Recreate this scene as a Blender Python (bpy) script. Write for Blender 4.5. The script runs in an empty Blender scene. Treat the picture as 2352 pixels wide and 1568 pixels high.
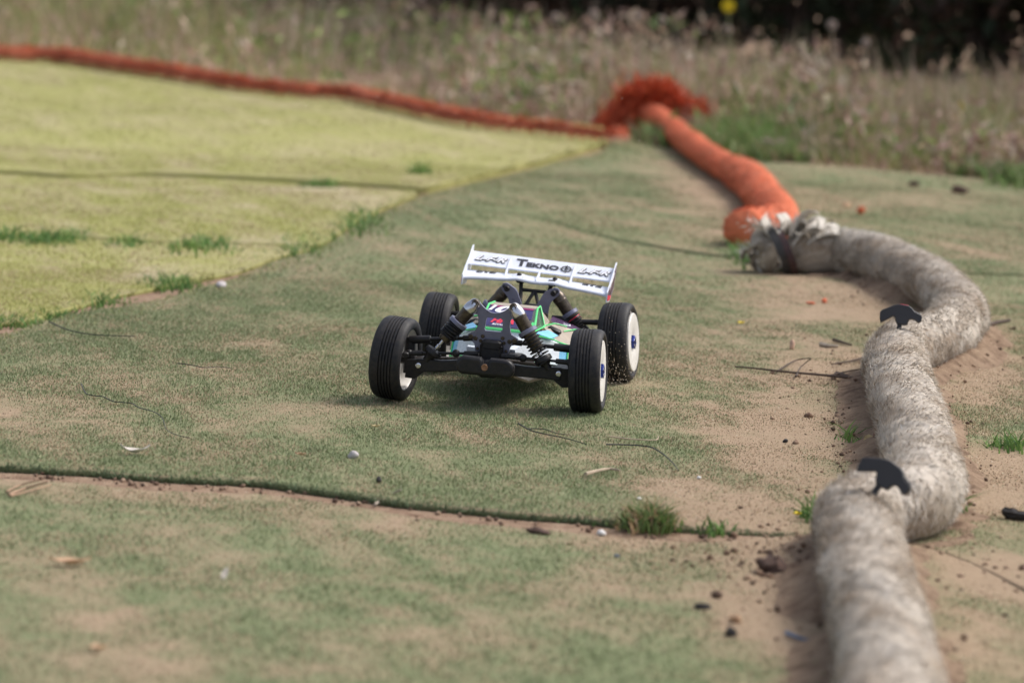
import bpy, math, random
import numpy as np
from mathutils import Matrix, Vector

random.seed(7)
rng = np.random.default_rng(11)
R = math.radians
scene = bpy.context.scene
COL = scene.collection

# ------------------------------------------------------------------ camera
W, H = 2352.0, 1568.0
FPX = 8900.0                       # focal length in picture units
PITCH, ROLL, CAMZ = R(7.005), R(2.277), 0.7216 + 0.0068
CAMROT = Matrix.Rotation(math.pi / 2 - PITCH, 4, 'X') @ Matrix.Rotation(ROLL, 4, 'Z')
cam_d = bpy.data.cameras.new('camera')
cam = bpy.data.objects.new('camera', cam_d)
COL.objects.link(cam)
cam.matrix_world = Matrix.Translation((0, 0, CAMZ)) @ CAMROT
cam_d.sensor_width = 36.0
cam_d.lens = 36.0 * FPX / W
cam_d.clip_start, cam_d.clip_end = 0.05, 600.0
cam_d.dof.use_dof = True
cam_d.dof.focus_distance = 5.17
cam_d.dof.aperture_fstop = 5.8
cam_d.dof.aperture_blades = 9
scene.camera = cam

# ------------------------------------------------------------------ sky, sun, exposure
SUN_EL, SUN_AZ = 52.0, 68.0        # azimuth from +Y (away from the camera) towards +X
world = bpy.data.worlds.new('World')
scene.world = world
world.use_nodes = True
wn = world.node_tree
wn.nodes.clear()
sky = wn.nodes.new('ShaderNodeTexSky')
sky.sky_type = 'NISHITA'
sky.sun_disc = False
sky.sun_elevation, sky.sun_rotation = R(SUN_EL), R(SUN_AZ)
sky.air_density, sky.dust_density, sky.ozone_density = 1.0, 4.0, 1.0
hsv = wn.nodes.new('ShaderNodeHueSaturation')      # thin overcast: the sky's blue is veiled
hsv.inputs['Saturation'].default_value = 0.62
bg = wn.nodes.new('ShaderNodeBackground')
bg.inputs['Strength'].default_value = 0.11
wo = wn.nodes.new('ShaderNodeOutputWorld')
wn.links.new(sky.outputs[0], hsv.inputs['Color'])
wn.links.new(hsv.outputs[0], bg.inputs['Color'])
wn.links.new(bg.outputs[0], wo.inputs['Surface'])
sun_d = bpy.data.lights.new('sun', 'SUN')
sun_d.energy = 1.5
sun_d.angle = R(24)
sun_d.color = (1.0, 0.96, 0.91)
sun = bpy.data.objects.new('sun', sun_d)
COL.objects.link(sun)
sdir = Vector((math.sin(R(SUN_AZ)) * math.cos(R(SUN_EL)), math.cos(R(SUN_AZ)) * math.cos(R(SUN_EL)), math.sin(R(SUN_EL))))
sun.rotation_euler = sdir.to_track_quat('Z', 'Y').to_euler()
scene.view_settings.view_transform = 'Standard'
scene.view_settings.look = 'None'
scene.view_settings.gamma = 1.0
scene.view_settings.exposure = 0.80
scene.render.engine = 'CYCLES'
scene.cycles.use_denoising = True
scene.cycles.max_bounces = 6
scene.cycles.use_adaptive_sampling = True
scene.cycles.adaptive_threshold = 0.01

# ------------------------------------------------------------------ terrain and picture-to-ground helpers
def hgt(x, y):
    x = np.asarray(x, float); y = np.asarray(y, float)
    z = 0.006 * np.sin(1.7 * x + 0.8 * y + 1.0) + 0.005 * np.sin(-1.1 * x + 1.9 * y) + 0.004 * np.sin(3.1 * x - 2.3 * y + 2.0)
    calm = 1.0 - np.exp(-((x / 0.8) ** 2 + ((y - 5.3) / 0.9) ** 2) ** 2)
    return z * calm

def ray(px, py):
    d = Vector(((px - W / 2) / FPX, -(py - H / 2) / FPX, -1.0))
    return (CAMROT.to_3x3() @ d)

def P(px, py, z=0.0):
    """ground point (height z above the terrain) seen at this place of the photograph"""
    d = ray(px, py)
    t = 1.0
    zz = z
    for _ in range(5):
        t = (zz - CAMZ) / d.z
        zz = z + float(hgt(d.x * t, d.y * t))
    return Vector((d.x * t, d.y * t, zz))

def Q(px, py, dist):
    d = ray(px, py)
    t = dist / d.y
    return Vector((d.x * t, dist, CAMZ + d.z * t))

CR = np.array(CAMROT.to_3x3())
def project(x, y, z):
    q = np.stack([x, y, z - CAMZ], -1) @ CR
    return W / 2 + FPX * q[..., 0] / -q[..., 2], H / 2 - FPX * q[..., 1] / -q[..., 2]

def hash2(ix, iy, seed):
    v = np.sin(ix * 127.1 + iy * 311.7 + seed * 74.7) * 43758.5453
    return v - np.floor(v)

def vnoise(x, y, seed=0):
    x = np.asarray(x, float); y = np.asarray(y, float)
    ix, iy = np.floor(x), np.floor(y)
    fx, fy = x - ix, y - iy
    fx = fx * fx * (3 - 2 * fx); fy = fy * fy * (3 - 2 * fy)
    a, b = hash2(ix, iy, seed), hash2(ix + 1, iy, seed)
    c, d = hash2(ix, iy + 1, seed), hash2(ix + 1, iy + 1, seed)
    return (a + (b - a) * fx) * (1 - fy) + (c + (d - c) * fx) * fy

def fbm(x, y, seed=0, oct=4):
    v, a, t = 0, 0.5, 0
    for i in range(oct):
        v = v + a * vnoise(x, y, seed + i * 13); t += a
        x = np.asarray(x) * 2.03; y = np.asarray(y) * 2.03; a *= 0.5
    return v / t

class Curve1:
    """y as a function of x on the ground, traced along an edge in the photograph"""
    def __init__(self, pts, z=0.0):
        g = sorted([(lambda v: (v.x, v.y))(P(a, b, z)) for a, b in pts])
        self.x = np.array([p[0] for p in g]); self.y = np.array([p[1] for p in g])
    def __call__(self, x):
        x = np.asarray(x, float)
        return np.interp(x, self.x, self.y)

SEAM = Curve1([(-400, 1062), (-150, 1076), (0, 1085), (200, 1095), (430, 1112), (600, 1120), (740, 1140), (900, 1165), (1050, 1178), (1200, 1192), (1330, 1200), (1420, 1212), (1500, 1217), (1700, 1228), (1900, 1242), (2100, 1252), (2230, 1300), (2352, 1360), (2700, 1480)])
GB = Curve1([(-700, 830), (-400, 800), (0, 755), (60, 745), (140, 722), (250, 692), (340, 674), (440, 656), (560, 630), (640, 598), (740, 572), (800, 527), (870, 492), (960, 454), (1060, 427), (1180, 397), (1290, 367), (1380, 344), (1420, 328), (1700, 372), (2000, 396), (2352, 430), (2700, 455)])
S1 = Curve1([(-600, 530), (0, 548), (180, 552), (300, 560), (460, 565), (640, 572), (760, 576), (1000, 585)])
S2 = Curve1([(-600, 395), (0, 410), (150, 418), (330, 413), (500, 420), (700, 430), (850, 440), (960, 448), (1200, 462)])
S3 = Curve1([(500, 560), (870, 478), (1000, 482), (1150, 495), (1250, 510), (1420, 560), (1600, 590), (2000, 620), (2500, 650)])
EDGE = Curve1([(-900, 40), (-400, 85), (0, 130), (200, 157), (400, 184), (620, 210), (830, 224), (980, 262), (1150, 287), (1400, 310), (1500, 330), (1700, 372), (2000, 396), (2352, 430), (2700, 455)])
def seam_j(x): return SEAM(x) + 0.010 * (fbm(np.asarray(x) * 14, 0 * np.asarray(x), 3) - 0.5) * 2
def gb_j(x): return GB(x) + (0.06 + .10 * np.clip(np.asarray(x, float) + .2, 0, 1)) * (fbm(np.asarray(x) * 11, 0 * np.asarray(x) + 5, 5) - 0.5) * 2 + 0.04 * (fbm(np.asarray(x) * 45, 0 * np.asarray(x) + 9, 15) - .5)
def s1_j(x): return S1(x) + 0.016 * (fbm(np.asarray(x) * 8, 0 * np.asarray(x) + 8, 6) - 0.5) * 2
def s2_j(x): return S2(x) + 0.02 * (fbm(np.asarray(x) * 6, 0 * np.asarray(x) + 2, 7) - 0.5) * 2
def s3_j(x): return S3(x) + 0.016 * (fbm(np.asarray(x) * 7, 0 * np.asarray(x) + 4, 9) - 0.5) * 2
X_TIP = P(1396, 325).x            # where the yellow strips end against the orange knot

SAND = [  # sand drifts: centre and half-axes as seen in the photograph, strength
    (1800, 1010, 170, 150, 1.0), (1900, 860, 190, 80, 1.0), (1960, 690, 230, 60, 1.1), (1880, 630, 120, 40, .8), (1650, 450, 120, 55, .9),
    (1600, 360, 120, 40, .8), (1640, 540, 110, 40, .55), (1790, 1350, 150, 200, 1.0), (1650, 1215, 240, 40, .9), (1760, 1180, 170, 90, .9), (1850, 1500, 110, 150, .8),
    (2260, 860, 120, 120, .9), (2290, 1130, 130, 100, 1.1), (2300, 1330, 180, 60, 1.0), (2230, 1480, 160, 130, .55), (2000, 470, 250, 30, .55),
    (2250, 580, 160, 40, .5), (1560, 1130, 130, 30, .6), (110, 960, 170, 45, .6), (560, 800, 120, 14, .5), (1450, 620, 200, 25, .35),
    (330, 640, 70, 22, .7), (320, 690, 60, 12, .9), (560, 632, 40, 8, .9), (1640, 830, 160, 60, .45), (700, 960, 180, 30, .3), (1100, 1010, 170, 25, .35),
    (1330, 1060, 200, 30, .4), (200, 890, 150, 20, .35), (900, 1220, 350, 30, .35), (400, 1140, 400, 22, .45), (1000, 1480, 250, 50, .35), (1350, 1350, 150, 40, .4),
    (300, 1440, 220, 40, .35), (850, 460, 90, 14, .5), (700, 445, 200, 9, .6), (1330, 690, 60, 60, .1)]
def sand_at(x, y):
    px, py = project(x, y, hgt(x, y))
    s = np.zeros_like(px)
    for cx, cy, rx, ry, st in SAND:
        s = np.maximum(s, st * np.exp(-(((px - cx) / rx) ** 2 + ((py - cy) / ry) ** 2)))
    n1 = fbm(x * 2.6, y * 2.1, 21)
    n2 = fbm(x * 9, y * 7, 31)
    n3 = fbm(x * 34, y * 30, 41, 3)
    n4 = fbm((x + .35 * y) * 26, (y - .35 * x) * 2.2, 51, 3)      # faint wear lines along the driving direction
    v = s * 0.74 + (n1 - 0.5) * 0.45 + (n2 - 0.5) * 0.5 + (n3 - 0.5) * 0.75 + (n4 - 0.5) * 0.65 + 0.27
    near = np.exp(-np.abs(y - SEAM(x)) / 0.11) * (y < SEAM(x)) * 0.5
    return np.clip(v + near, 0, 1)

# ------------------------------------------------------------------ mesh helpers
def tag(o, label=None, cat=None, group=None, kind=None):
    if label: o['label'] = label
    if cat: o['category'] = cat
    if group: o['group'] = group
    if kind: o['kind'] = kind
    return o

def np_mesh(name, V, F, mat, parent=None, cols=None, smooth=True, fattr=None):
    V = np.asarray(V, np.float32); F = np.asarray(F, np.int32)
    me = bpy.data.meshes.new(name)
    n, k = F.shape
    me.vertices.add(len(V)); me.vertices.foreach_set('co', V.ravel())
    me.loops.add(n * k); me.loops.foreach_set('vertex_index', F.ravel())
    me.polygons.add(n); me.polygons.foreach_set('loop_start', np.arange(0, n * k, k, dtype=np.int32))
    me.polygons.foreach_set('use_smooth', np.full(n, smooth, bool))
    me.update(calc_edges=True)
    if cols is not None:
        a = me.attributes.new('tint', 'FLOAT_COLOR', 'POINT')
        a.data.foreach_set('color', np.concatenate([cols, np.ones((len(V), 1))], 1).astype(np.float32).ravel())
    if fattr is not None:
        for nm, arr in fattr.items():
            a = me.attributes.new(nm, 'FLOAT', 'POINT')
            a.data.foreach_set('value', np.asarray(arr, np.float32).ravel())
    me.materials.append(mat)
    o = bpy.data.objects.new(name, me)
    COL.objects.link(o)
    if parent: o.parent = parent
    return o

def empty(name, loc=(0, 0, 0), parent=None):
    o = bpy.data.objects.new(name, None)
    o.empty_display_size = 0.05
    COL.objects.link(o)
    o.location = loc
    if parent: o.parent = parent
    return o

class MB:
    def __init__(self): self.v, self.f = [], []
    def add(self, vs, fs):
        b = len(self.v); self.v += [Vector(p) for p in vs]; self.f += [tuple(i + b for i in f) for f in fs]; return self
    def box(self, c, s, M=None, ch=0.0):
        """box centre c, size s, corners cut by ch"""
        x, y, z = [a / 2 for a in s]
        if ch <= 0:
            pts = [(-x, -y, -z), (x, -y, -z), (x, y, -z), (-x, y, -z), (-x, -y, z), (x, -y, z), (x, y, z), (-x, y, z)]
            fs = [(3, 2, 1, 0), (4, 5, 6, 7), (0, 1, 5, 4), (1, 2, 6, 5), (2, 3, 7, 6), (3, 0, 4, 7)]
        else:
            oct = [(-x + ch, -y), (x - ch, -y), (x, -y + ch), (x, y - ch), (x - ch, y), (-x + ch, y), (-x, y - ch), (-x, -y + ch)]
            i = lambda p, k: (p[0] * (1 - k / x), p[1] * (1 - k / y))
            pts = [(*i(p, ch), -z) for p in oct] + [(*p, -z + ch) for p in oct] + [(*p, z - ch) for p in oct] + [(*i(p, ch), z) for p in oct]
            fs = [tuple(range(7, -1, -1)), tuple(range(24, 32))]
            for r in range(3):
                for k in range(8):
                    a, b = r * 8 + k, r * 8 + (k + 1) % 8
                    fs.append((a, b, b + 8, a + 8))
        vs = []
        for p in pts:
            v = Vector(p)
            if M is not None: v = M @ v
            vs.append(v + Vector(c))
        return self.add(vs, fs)
    def tube(self, pts, rad, n=10, cap=True):
        pts = [Vector(p) for p in pts]
        if not hasattr(rad, '__len__'): rad = [rad] * len(pts)
        T = []
        for i in range(len(pts)):
            a, b = pts[max(i - 1, 0)], pts[min(i + 1, len(pts) - 1)]
            t = (b - a); T.append(t.normalized() if t.length > 1e-9 else Vector((0, 0, 1)))
        u = T[0].orthogonal().normalized()
        vs, fs = [], []
        for i, p in enumerate(pts):
            u = (u - T[i] * u.dot(T[i])).normalized()
            w = T[i].cross(u)
            for k in range(n):
                a = 2 * math.pi * k / n
                vs.append(p + (u * math.cos(a) + w * math.sin(a)) * rad[i])
        for i in range(len(pts) - 1):
            for k in range(n):
                a, b = i * n + k, i * n + (k + 1) % n
                fs.append((a, b, b + n, a + n))
        if cap:
            fs.append(tuple(range(n - 1, -1, -1))); fs.append(tuple(range((len(pts) - 1) * n, len(pts) * n)))
        return self.add(vs, fs)
    def lathe(self, prof, o=(0, 0, 0), axis=(1, 0, 0), n=32, closed=False, cap=True):
        """prof: (along, radius) pairs about the axis"""
        ax = Vector(axis).normalized(); u = ax.orthogonal().normalized(); w = ax.cross(u); o = Vector(o)
        vs, fs = [], []
        for a, r in prof:
            for k in range(n):
                t = 2 * math.pi * k / n
                vs.append(o + ax * a + (u * math.cos(t) + w * math.sin(t)) * r)
        m = len(prof)
        for i in range(m if closed else m - 1):
            j = (i + 1) % m
            for k in range(n):
                k2 = (k + 1) % n
                fs.append((i * n + k, i * n + k2, j * n + k2, j * n + k))
        if cap and not closed:
            fs.append(tuple(range(n - 1, -1, -1))); fs.append(tuple(range((m - 1) * n, m * n)))
        return self.add(vs, fs)
    def panel(self, pts, th=1.2):
        """flat-ish polygon given thickness against its normal"""
        pts = [Vector(p) for p in pts]
        n = Vector((0, 0, 0))
        for i in range(len(pts)):
            n += pts[i].cross(pts[(i + 1) % len(pts)])
        n.normalize()
        k = len(pts)
        vs = pts + [p - n * th for p in pts]
        fs = [tuple(range(k)), tuple(range(2 * k - 1, k - 1, -1))] + [(i, k + i, k + (i + 1) % k, (i + 1) % k) for i in range(k)]
        return self.add(vs, fs)
    def ball(self, c, r, n=10, m=6, sc=(1, 1, 1)):
        prof = [(-math.cos(math.pi * i / m), math.sin(math.pi * i / m)) for i in range(m + 1)]
        prof[0] = (-1, .02); prof[-1] = (1, .02)
        b = len(self.v)
        self.lathe([(a * r, q * r) for a, q in prof], (0, 0, 0), (0, 0, 1), n)
        for i in range(b, len(self.v)):
            v = self.v[i]; self.v[i] = Vector((v.x * sc[0] + c[0], v.y * sc[1] + c[1], v.z * sc[2] + c[2]))
        return self
    def build(self, name, mat, parent=None, scale=1.0, M=None, ang=35):
        me = bpy.data.meshes.new(name)
        vs = [(M @ v if M is not None else v) * scale for v in self.v]
        me.from_pydata([tuple(v) for v in vs], [], self.f)
        me.materials.append(mat)
        me.shade_smooth()
        me.set_sharp_from_angle(angle=R(ang))
        o = bpy.data.objects.new(name, me)
        COL.objects.link(o)
        if parent: o.parent = parent
        return o

def curve_verts(splines, extrude, bevel=0.0, res=2):
    """filled flat outline(s), holes included, as verts and faces in its own XY plane"""
    cu = bpy.data.curves.new('outline', 'CURVE')
    cu.dimensions = '2D'; cu.fill_mode = 'BOTH'; cu.extrude = extrude; cu.bevel_depth = bevel; cu.bevel_resolution = res
    for pts in splines:
        s = cu.splines.new('POLY'); s.points.add(len(pts) - 1)
        for q, p in zip(s.points, pts): q.co = (p[0], p[1], 0, 1)
        s.use_cyclic_u = True
    return _curve_to(cu)

def text_verts(t, size, shear=0.0, offset=0.0, extrude=0.0):
    cu = bpy.data.curves.new('lettering', 'FONT')
    cu.body = t; cu.size = size; cu.shear = shear; cu.offset = offset; cu.extrude = extrude
    cu.align_x = 'CENTER'; cu.align_y = 'CENTER'; cu.resolution_u = 4
    return _curve_to(cu)

def _curve_to(cu):
    o = bpy.data.objects.new('temporary', cu)
    COL.objects.link(o)
    dg = bpy.context.evaluated_depsgraph_get(); dg.update()
    me = bpy.data.meshes.new_from_object(o.evaluated_get(dg))
    vs = [v.co.copy() for v in me.vertices]; fs = [tuple(p.vertices) for p in me.polygons]
    bpy.data.objects.remove(o); bpy.data.curves.remove(cu); bpy.data.meshes.remove(me)
    return vs, fs

def frame(o, u, v):
    u = Vector(u).normalized(); v = Vector(v); v = (v - u * v.dot(u)).normalized(); n = u.cross(v)
    return Matrix(((u.x, v.x, n.x, o[0]), (u.y, v.y, n.y, o[1]), (u.z, v.z, n.z, o[2]), (0, 0, 0, 1)))

def arc(cx, cy, r, a0, a1, n=6):
    return [(cx + r * math.cos(R(a0 + (a1 - a0) * i / n)), cy + r * math.sin(R(a0 + (a1 - a0) * i / n))) for i in range(n + 1)]

# ------------------------------------------------------------------ materials
def newmat(name):
    m = bpy.data.materials.new(name); m.use_nodes = True
    nt = m.node_tree; nt.nodes.clear()
    out = nt.nodes.new('ShaderNodeOutputMaterial'); b = nt.nodes.new('ShaderNodeBsdfPrincipled')
    nt.links.new(b.outputs[0], out.inputs['Surface'])
    return m, nt, b
def nd(nt, t, **kw):
    n = nt.nodes.new(t)
    for k, v in kw.items(): setattr(n, k, v)
    return n
def noise(nt, scale, detail=4, rough=0.55, vec=None, dist=0.0):
    n = nd(nt, 'ShaderNodeTexNoise')
    n.inputs['Scale'].default_value = scale; n.inputs['Detail'].default_value = detail
    n.inputs['Roughness'].default_value = rough; n.inputs['Distortion'].default_value = dist
    if vec: nt.links.new(vec, n.inputs['Vector'])
    return n
def ramp(nt, src, stops):
    r = nd(nt, 'ShaderNodeValToRGB')
    e = r.color_ramp.elements
    while len(e) < len(stops): e.new(0.5)
    for q, (p, c) in zip(e, stops):
        q.position = p; q.color = (*c, 1) if len(c) == 3 else c
    nt.links.new(src, r.inputs[0]); return r
def mixc(nt, fac, a, b, mode='MIX'):
    m = nd(nt, 'ShaderNodeMix', data_type='RGBA', blend_type=mode)
    for s, v in ((m.inputs[0], fac), (m.inputs[6], a), (m.inputs[7], b)):
        if isinstance(v, (int, float)): s.default_value = v
        elif isinstance(v, tuple): s.default_value = (*v, 1)
        else: nt.links.new(v, s)
    return m.outputs[2]
def bump(nt, b, h, strength, dist):
    n = nd(nt, 'ShaderNodeBump'); n.inputs['Strength'].default_value = strength; n.inputs['Distance'].default_value = dist
    nt.links.new(h, n.inputs['Height']); nt.links.new(n.outputs[0], b.inputs['Normal'])

def basic(name, col, rough=0.5, metal=0.0, var=0.2, scale=60, dust=0.0, bmp=0.0, bscale=900, dustcol=(0.33, 0.26, 0.18), spec=0.5):
    m, nt, b = newmat(name)
    tc = nd(nt, 'ShaderNodeTexCoord').outputs['Object']
    n = noise(nt, scale, 5, 0.6, tc)
    dk = tuple(c * (1 - var) for c in col); lt = tuple(min(1, c * (1 + var)) for c in col)
    c = ramp(nt, n.outputs[0], [(0.3, dk), (0.7, lt)]).outputs[0]
    if dust > 0:
        n2 = noise(nt, scale * 2.3, 6, 0.7, tc)
        f = ramp(nt, n2.outputs[0], [(0.5 - 0.12, (0, 0, 0)), (0.72, (dust, dust, dust))]).outputs[0]
        c = mixc(nt, f, c, dustcol)
    nt.links.new(c, b.inputs['Base Color'])
    rr = ramp(nt, n.outputs[0], [(0.3, (rough * 0.8,) * 3), (0.7, (min(1, rough * 1.2),) * 3)])
    nt.links.new(rr.outputs[0], b.inputs['Roughness'])
    b.inputs['Metallic'].default_value = metal
    b.inputs['Specular IOR Level'].default_value = spec
    if bmp > 0:
        n3 = noise(nt, bscale, 3, 0.6, tc); bump(nt, b, n3.outputs[0], bmp, 0.0006)
    return m

def tinted(name, rough=0.8, transl=0.0, spec=0.2):
    m, nt, b = newmat(name)
    a = nd(nt, 'ShaderNodeAttribute', attribute_name='tint')
    nt.links.new(a.outputs['Color'], b.inputs['Base Color'])
    b.inputs['Roughness'].default_value = rough; b.inputs['Specular IOR Level'].default_value = spec
    if transl > 0:
        t = nd(nt, 'ShaderNodeBsdfTranslucent'); nt.links.new(a.outputs['Color'], t.inputs['Color'])
        mx = nd(nt, 'ShaderNodeMixShader'); mx.inputs[0].default_value = transl
        nt.links.new(b.outputs[0], mx.inputs[1]); nt.links.new(t.outputs[0], mx.inputs[2])
        out = [n for n in nt.nodes if n.type == 'OUTPUT_MATERIAL'][0]
        nt.links.new(mx.outputs[0], out.inputs['Surface'])
    return m

C_SAND = (0.425, 0.315, 0.215)
def turf_material(name, dark, mid, light, sandcol=C_SAND):
    m, nt, b = newmat(name)
    tc = nd(nt, 'ShaderNodeTexCoord').outputs['Object']
    s = nd(nt, 'ShaderNodeAttribute', attribute_name='sand').outputs['Fac']
    fine = noise(nt, 420, 3, 0.7, tc); med = noise(nt, 60, 5, 0.65, tc); big = noise(nt, 5, 4, 0.6, tc)
    g = ramp(nt, med.outputs[0], [(0.3, dark), (0.5, mid), (0.72, light)]).outputs[0]
    g = mixc(nt, ramp(nt, big.outputs[0], [(0.35, (0, 0, 0)), (0.7, (0.5, 0.5, 0.5))]).outputs[0], g, light)
    sv = mixc(nt, med.outputs[0], tuple(c * 0.75 for c in sandcol), tuple(min(1, c * 1.18) for c in sandcol))
    # sand lies between the fibres: grain by grain the mask is broken up
    ad = nd(nt, 'ShaderNodeMath', operation='ADD'); nt.links.new(s, ad.inputs[0]); nt.links.new(fine.outputs[0], ad.inputs[1])
    hf = nd(nt, 'ShaderNodeMath', operation='MULTIPLY'); nt.links.new(ad.outputs[0], hf.inputs[0]); hf.inputs[1].default_value = 0.5
    f = ramp(nt, hf.outputs[0], [(0.31, (0, 0, 0)), (0.68, (1, 1, 1))])
    c = mixc(nt, f.outputs[0], g, sv)
    gr = noise(nt, 900, 2, 0.8, tc)
    c = mixc(nt, 0.55, c, ramp(nt, gr.outputs[0], [(0.3, (0.62, 0.62, 0.62)), (0.7, (1, 1, 1))]).outputs[0], 'MULTIPLY')
    nt.links.new(c, b.inputs['Base Color'])
    b.inputs['Roughness'].default_value = 0.95; b.inputs['Specular IOR Level'].default_value = 0.1
    bump(nt, b, fine.outputs[0], 0.8, 0.003)
    return m

def soil_material(c0=(0.20, 0.125, 0.085), c1=(0.36, 0.245, 0.17), c2=(0.48, 0.36, 0.255), name='soil'):
    m, nt, b = newmat(name)
    tc = nd(nt, 'ShaderNodeTexCoord').outputs['Object']
    a = noise(nt, 40, 6, 0.65, tc); f = noise(nt, 350, 4, 0.7, tc)
    c = ramp(nt, a.outputs[0], [(0.3, c0), (0.5, c1), (0.72, c2)]).outputs[0]
    c = mixc(nt, 0.5, c, ramp(nt, f.outputs[0], [(0.3, (0.5, 0.5, 0.5)), (0.7, (1, 1, 1))]).outputs[0], 'MULTIPLY')
    nt.links.new(c, b.inputs['Base Color']); b.inputs['Roughness'].default_value = 1.0
    b.inputs['Specular IOR Level'].default_value = 0.1
    bump(nt, b, f.outputs[0], 0.9, 0.004)
    return m

M_SOIL = soil_material()
M_TURF = turf_material('faded_green_turf', (0.150, 0.185, 0.092), (0.21, 0.245, 0.125), (0.28, 0.297, 0.168))
M_YTURF = turf_material('yellow_turf', (0.35, 0.35, 0.12), (0.40, 0.393, 0.147), (0.455, 0.43, 0.185), (0.52, 0.44, 0.29))
M_BLADE = tinted('turf_fibre', 0.75, 0.15)
M_GRASS = tinted('grass_blade', 0.6, 0.3, 0.3)
M_RUBBER = basic('tyre_rubber', (0.010, 0.011, 0.015), 0.6, spec=.35, var=0.25, scale=60, dust=0.09, bmp=0.1, bscale=1500)
M_BLACK = basic('black_nylon', (0.010, 0.010, 0.013), 0.45, var=0.2, scale=90, dust=0.05, spec=.35)
M_DARK = basic('dark_metal', (0.06, 0.048, 0.04), 0.33, 0.6, var=0.3, scale=90, dust=0.3)
M_PLATE = basic('graphite_plate', (0.165, 0.17, 0.25), 0.34, 0.2, var=0.12, scale=70, dust=0.08)
M_SILVER = basic('silver_alloy', (0.62, 0.62, 0.66), 0.22, 1.0, var=0.2, scale=120, dust=0.12)
M_WHITE = basic('white_plastic', (0.72, 0.76, 0.86), 0.38, var=0.04, scale=50, dust=0.22, dustcol=(0.5, 0.45, 0.4))
M_RIM = basic('cream_rim', (0.75, 0.73, 0.69), 0.4, var=0.06, scale=60, dust=0.28)
M_INK = basic('black_ink', (0.02, 0.02, 0.03), 0.5, var=0.2)
M_GREEN = basic('fluorescent_green', (0.10, 0.72, 0.22), 0.35, var=0.15)
M_BLUE = basic('sky_blue_paint', (0.16, 0.47, 0.74), 0.3, var=0.2, scale=40)
M_BWHITE = basic('white_paint', (0.72, 0.78, 0.85), 0.28, var=0.08, scale=40, dust=0.15)
M_PURPLE = basic('purple_paint', (0.062, 0.022, 0.085), 0.28, var=0.2, dust=0.08)
M_NAVY = basic('navy_sticker', (0.035, 0.03, 0.13), 0.35, var=0.3, scale=90)
M_RED = basic('red_ink', (0.72, 0.03, 0.07), 0.4, var=0.15)
M_MAGENTA = basic('magenta_ink', (0.30, 0.02, 0.13), 0.4, var=0.2)
M_PURE = basic('white_ink', (0.82, 0.82, 0.86), 0.4, var=0.05)
M_TAN = basic('dusty_shell', (0.34, 0.29, 0.235), 0.6, var=0.25, scale=60, dust=0.4)
M_GLASS = basic('smoked_window', (0.09, 0.11, 0.10), 0.15, var=0.2)
M_NUT = basic('blue_anodised', (0.018, 0.035, 0.19), 0.3, 0.7, var=0.3, scale=200)
M_RUST = basic('rusty_screw', (0.30, 0.16, 0.09), 0.7, 0.3, var=0.4, scale=300)
M_CLAMP = basic('black_clamp', (0.016, 0.017, 0.024), 0.4, var=0.2, scale=80, dust=0.12)

# ------------------------------------------------------------------ ground and carpets
def nonuni(a, b, step, far, k=1.35):
    xs = list(np.arange(a, b + step / 2, step))
    s, x = step, xs[-1]
    while x < far: s *= k; x += s; xs.append(x)
    s, x = step, xs[0]; lo = []
    while x > -far: s *= k; x -= s; lo.append(x)
    return np.array(lo[::-1] + xs)
def grid_faces(nr, nc):
    i = np.arange((nr - 1) * (nc - 1)); r, c = i // (nc - 1), i % (nc - 1)
    a = r * nc + c
    return np.stack([a, a + 1, a + nc + 1, a + nc], 1)
gx = nonuni(-3, 3, 0.05, 250); gy = nonuni(1.5, 13, 0.05, 250)
XX, YY = np.meshgrid(gx, gy)
ZZ = hgt(XX, YY) + 0.002 * (fbm(XX * 12, YY * 12, 77) - 0.5)
g = np_mesh('ground', np.stack([XX, YY, ZZ], -1).reshape(-1, 3), grid_faces(len(gy), len(gx)), M_SOIL)
tag(g, kind='structure')

SHEETS = []
def smooth01(a, b, x):
    t = np.clip((np.asarray(x, float) - a) / (b - a), 0, 1); return t * t * (3 - 2 * t)
def edge_z(x): return 0.0063 - 0.0026 * smooth01(.10, .32, x)
def edge_lip(x): return 0.0018 * (1 - smooth01(.10, .30, x))
def sheet(label, lo, hi, x0, x1, dx, nr, z0, mat, lip=0.0):
    xs = np.arange(x0, x1, dx)
    a, b = lo(xs), hi(xs)
    ok = b - a > 0.012
    idx = np.where(ok)[0]
    if not len(idx): return
    xs, a, b = xs[idx[0]:idx[-1] + 1], a[idx[0]:idx[-1] + 1], b[idx[0]:idx[-1] + 1]
    b = np.maximum(b, a + 0.003)
    t = np.linspace(0, 1, nr)[:, None]
    Y = a[None] + (b - a)[None] * t; X = np.repeat(xs[None], nr, 0)
    up = (z0(X) if callable(z0) else z0) + (lip(X) if callable(lip) else lip) * np.exp(-(Y - a[None]) / 0.05)
    Z = hgt(X, Y) + up + 0.003 * (fbm(X * 7, Y * 7, 55) - 0.5)
    s = sand_at(X, Y)
    # near edge turned down to the soil, with a ragged lower line
    V = np.stack([X, Y, Z], -1)
    n1 = V[:1].copy(); n1[..., 1] -= 0.003; n1[..., 2] -= 0.005
    n2 = V[:1].copy(); n2[..., 1] += 0.004; n2[..., 2] = hgt(X[:1], Y[:1]) - 0.004
    V = np.concatenate([n2, n1, V], 0); s = np.concatenate([s[:1] * 0, s[:1] * 0, s], 0)
    o = np_mesh('turf_carpet', V.reshape(-1, 3), grid_faces(nr + 2, len(xs)), mat, fattr={'sand': s})
    tag(o, label, kind='structure')
    return o
def gap(f, d): return lambda x: f(x) + d
FARLO = lambda x: np.full_like(np.asarray(x, float), 2.4)
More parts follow.
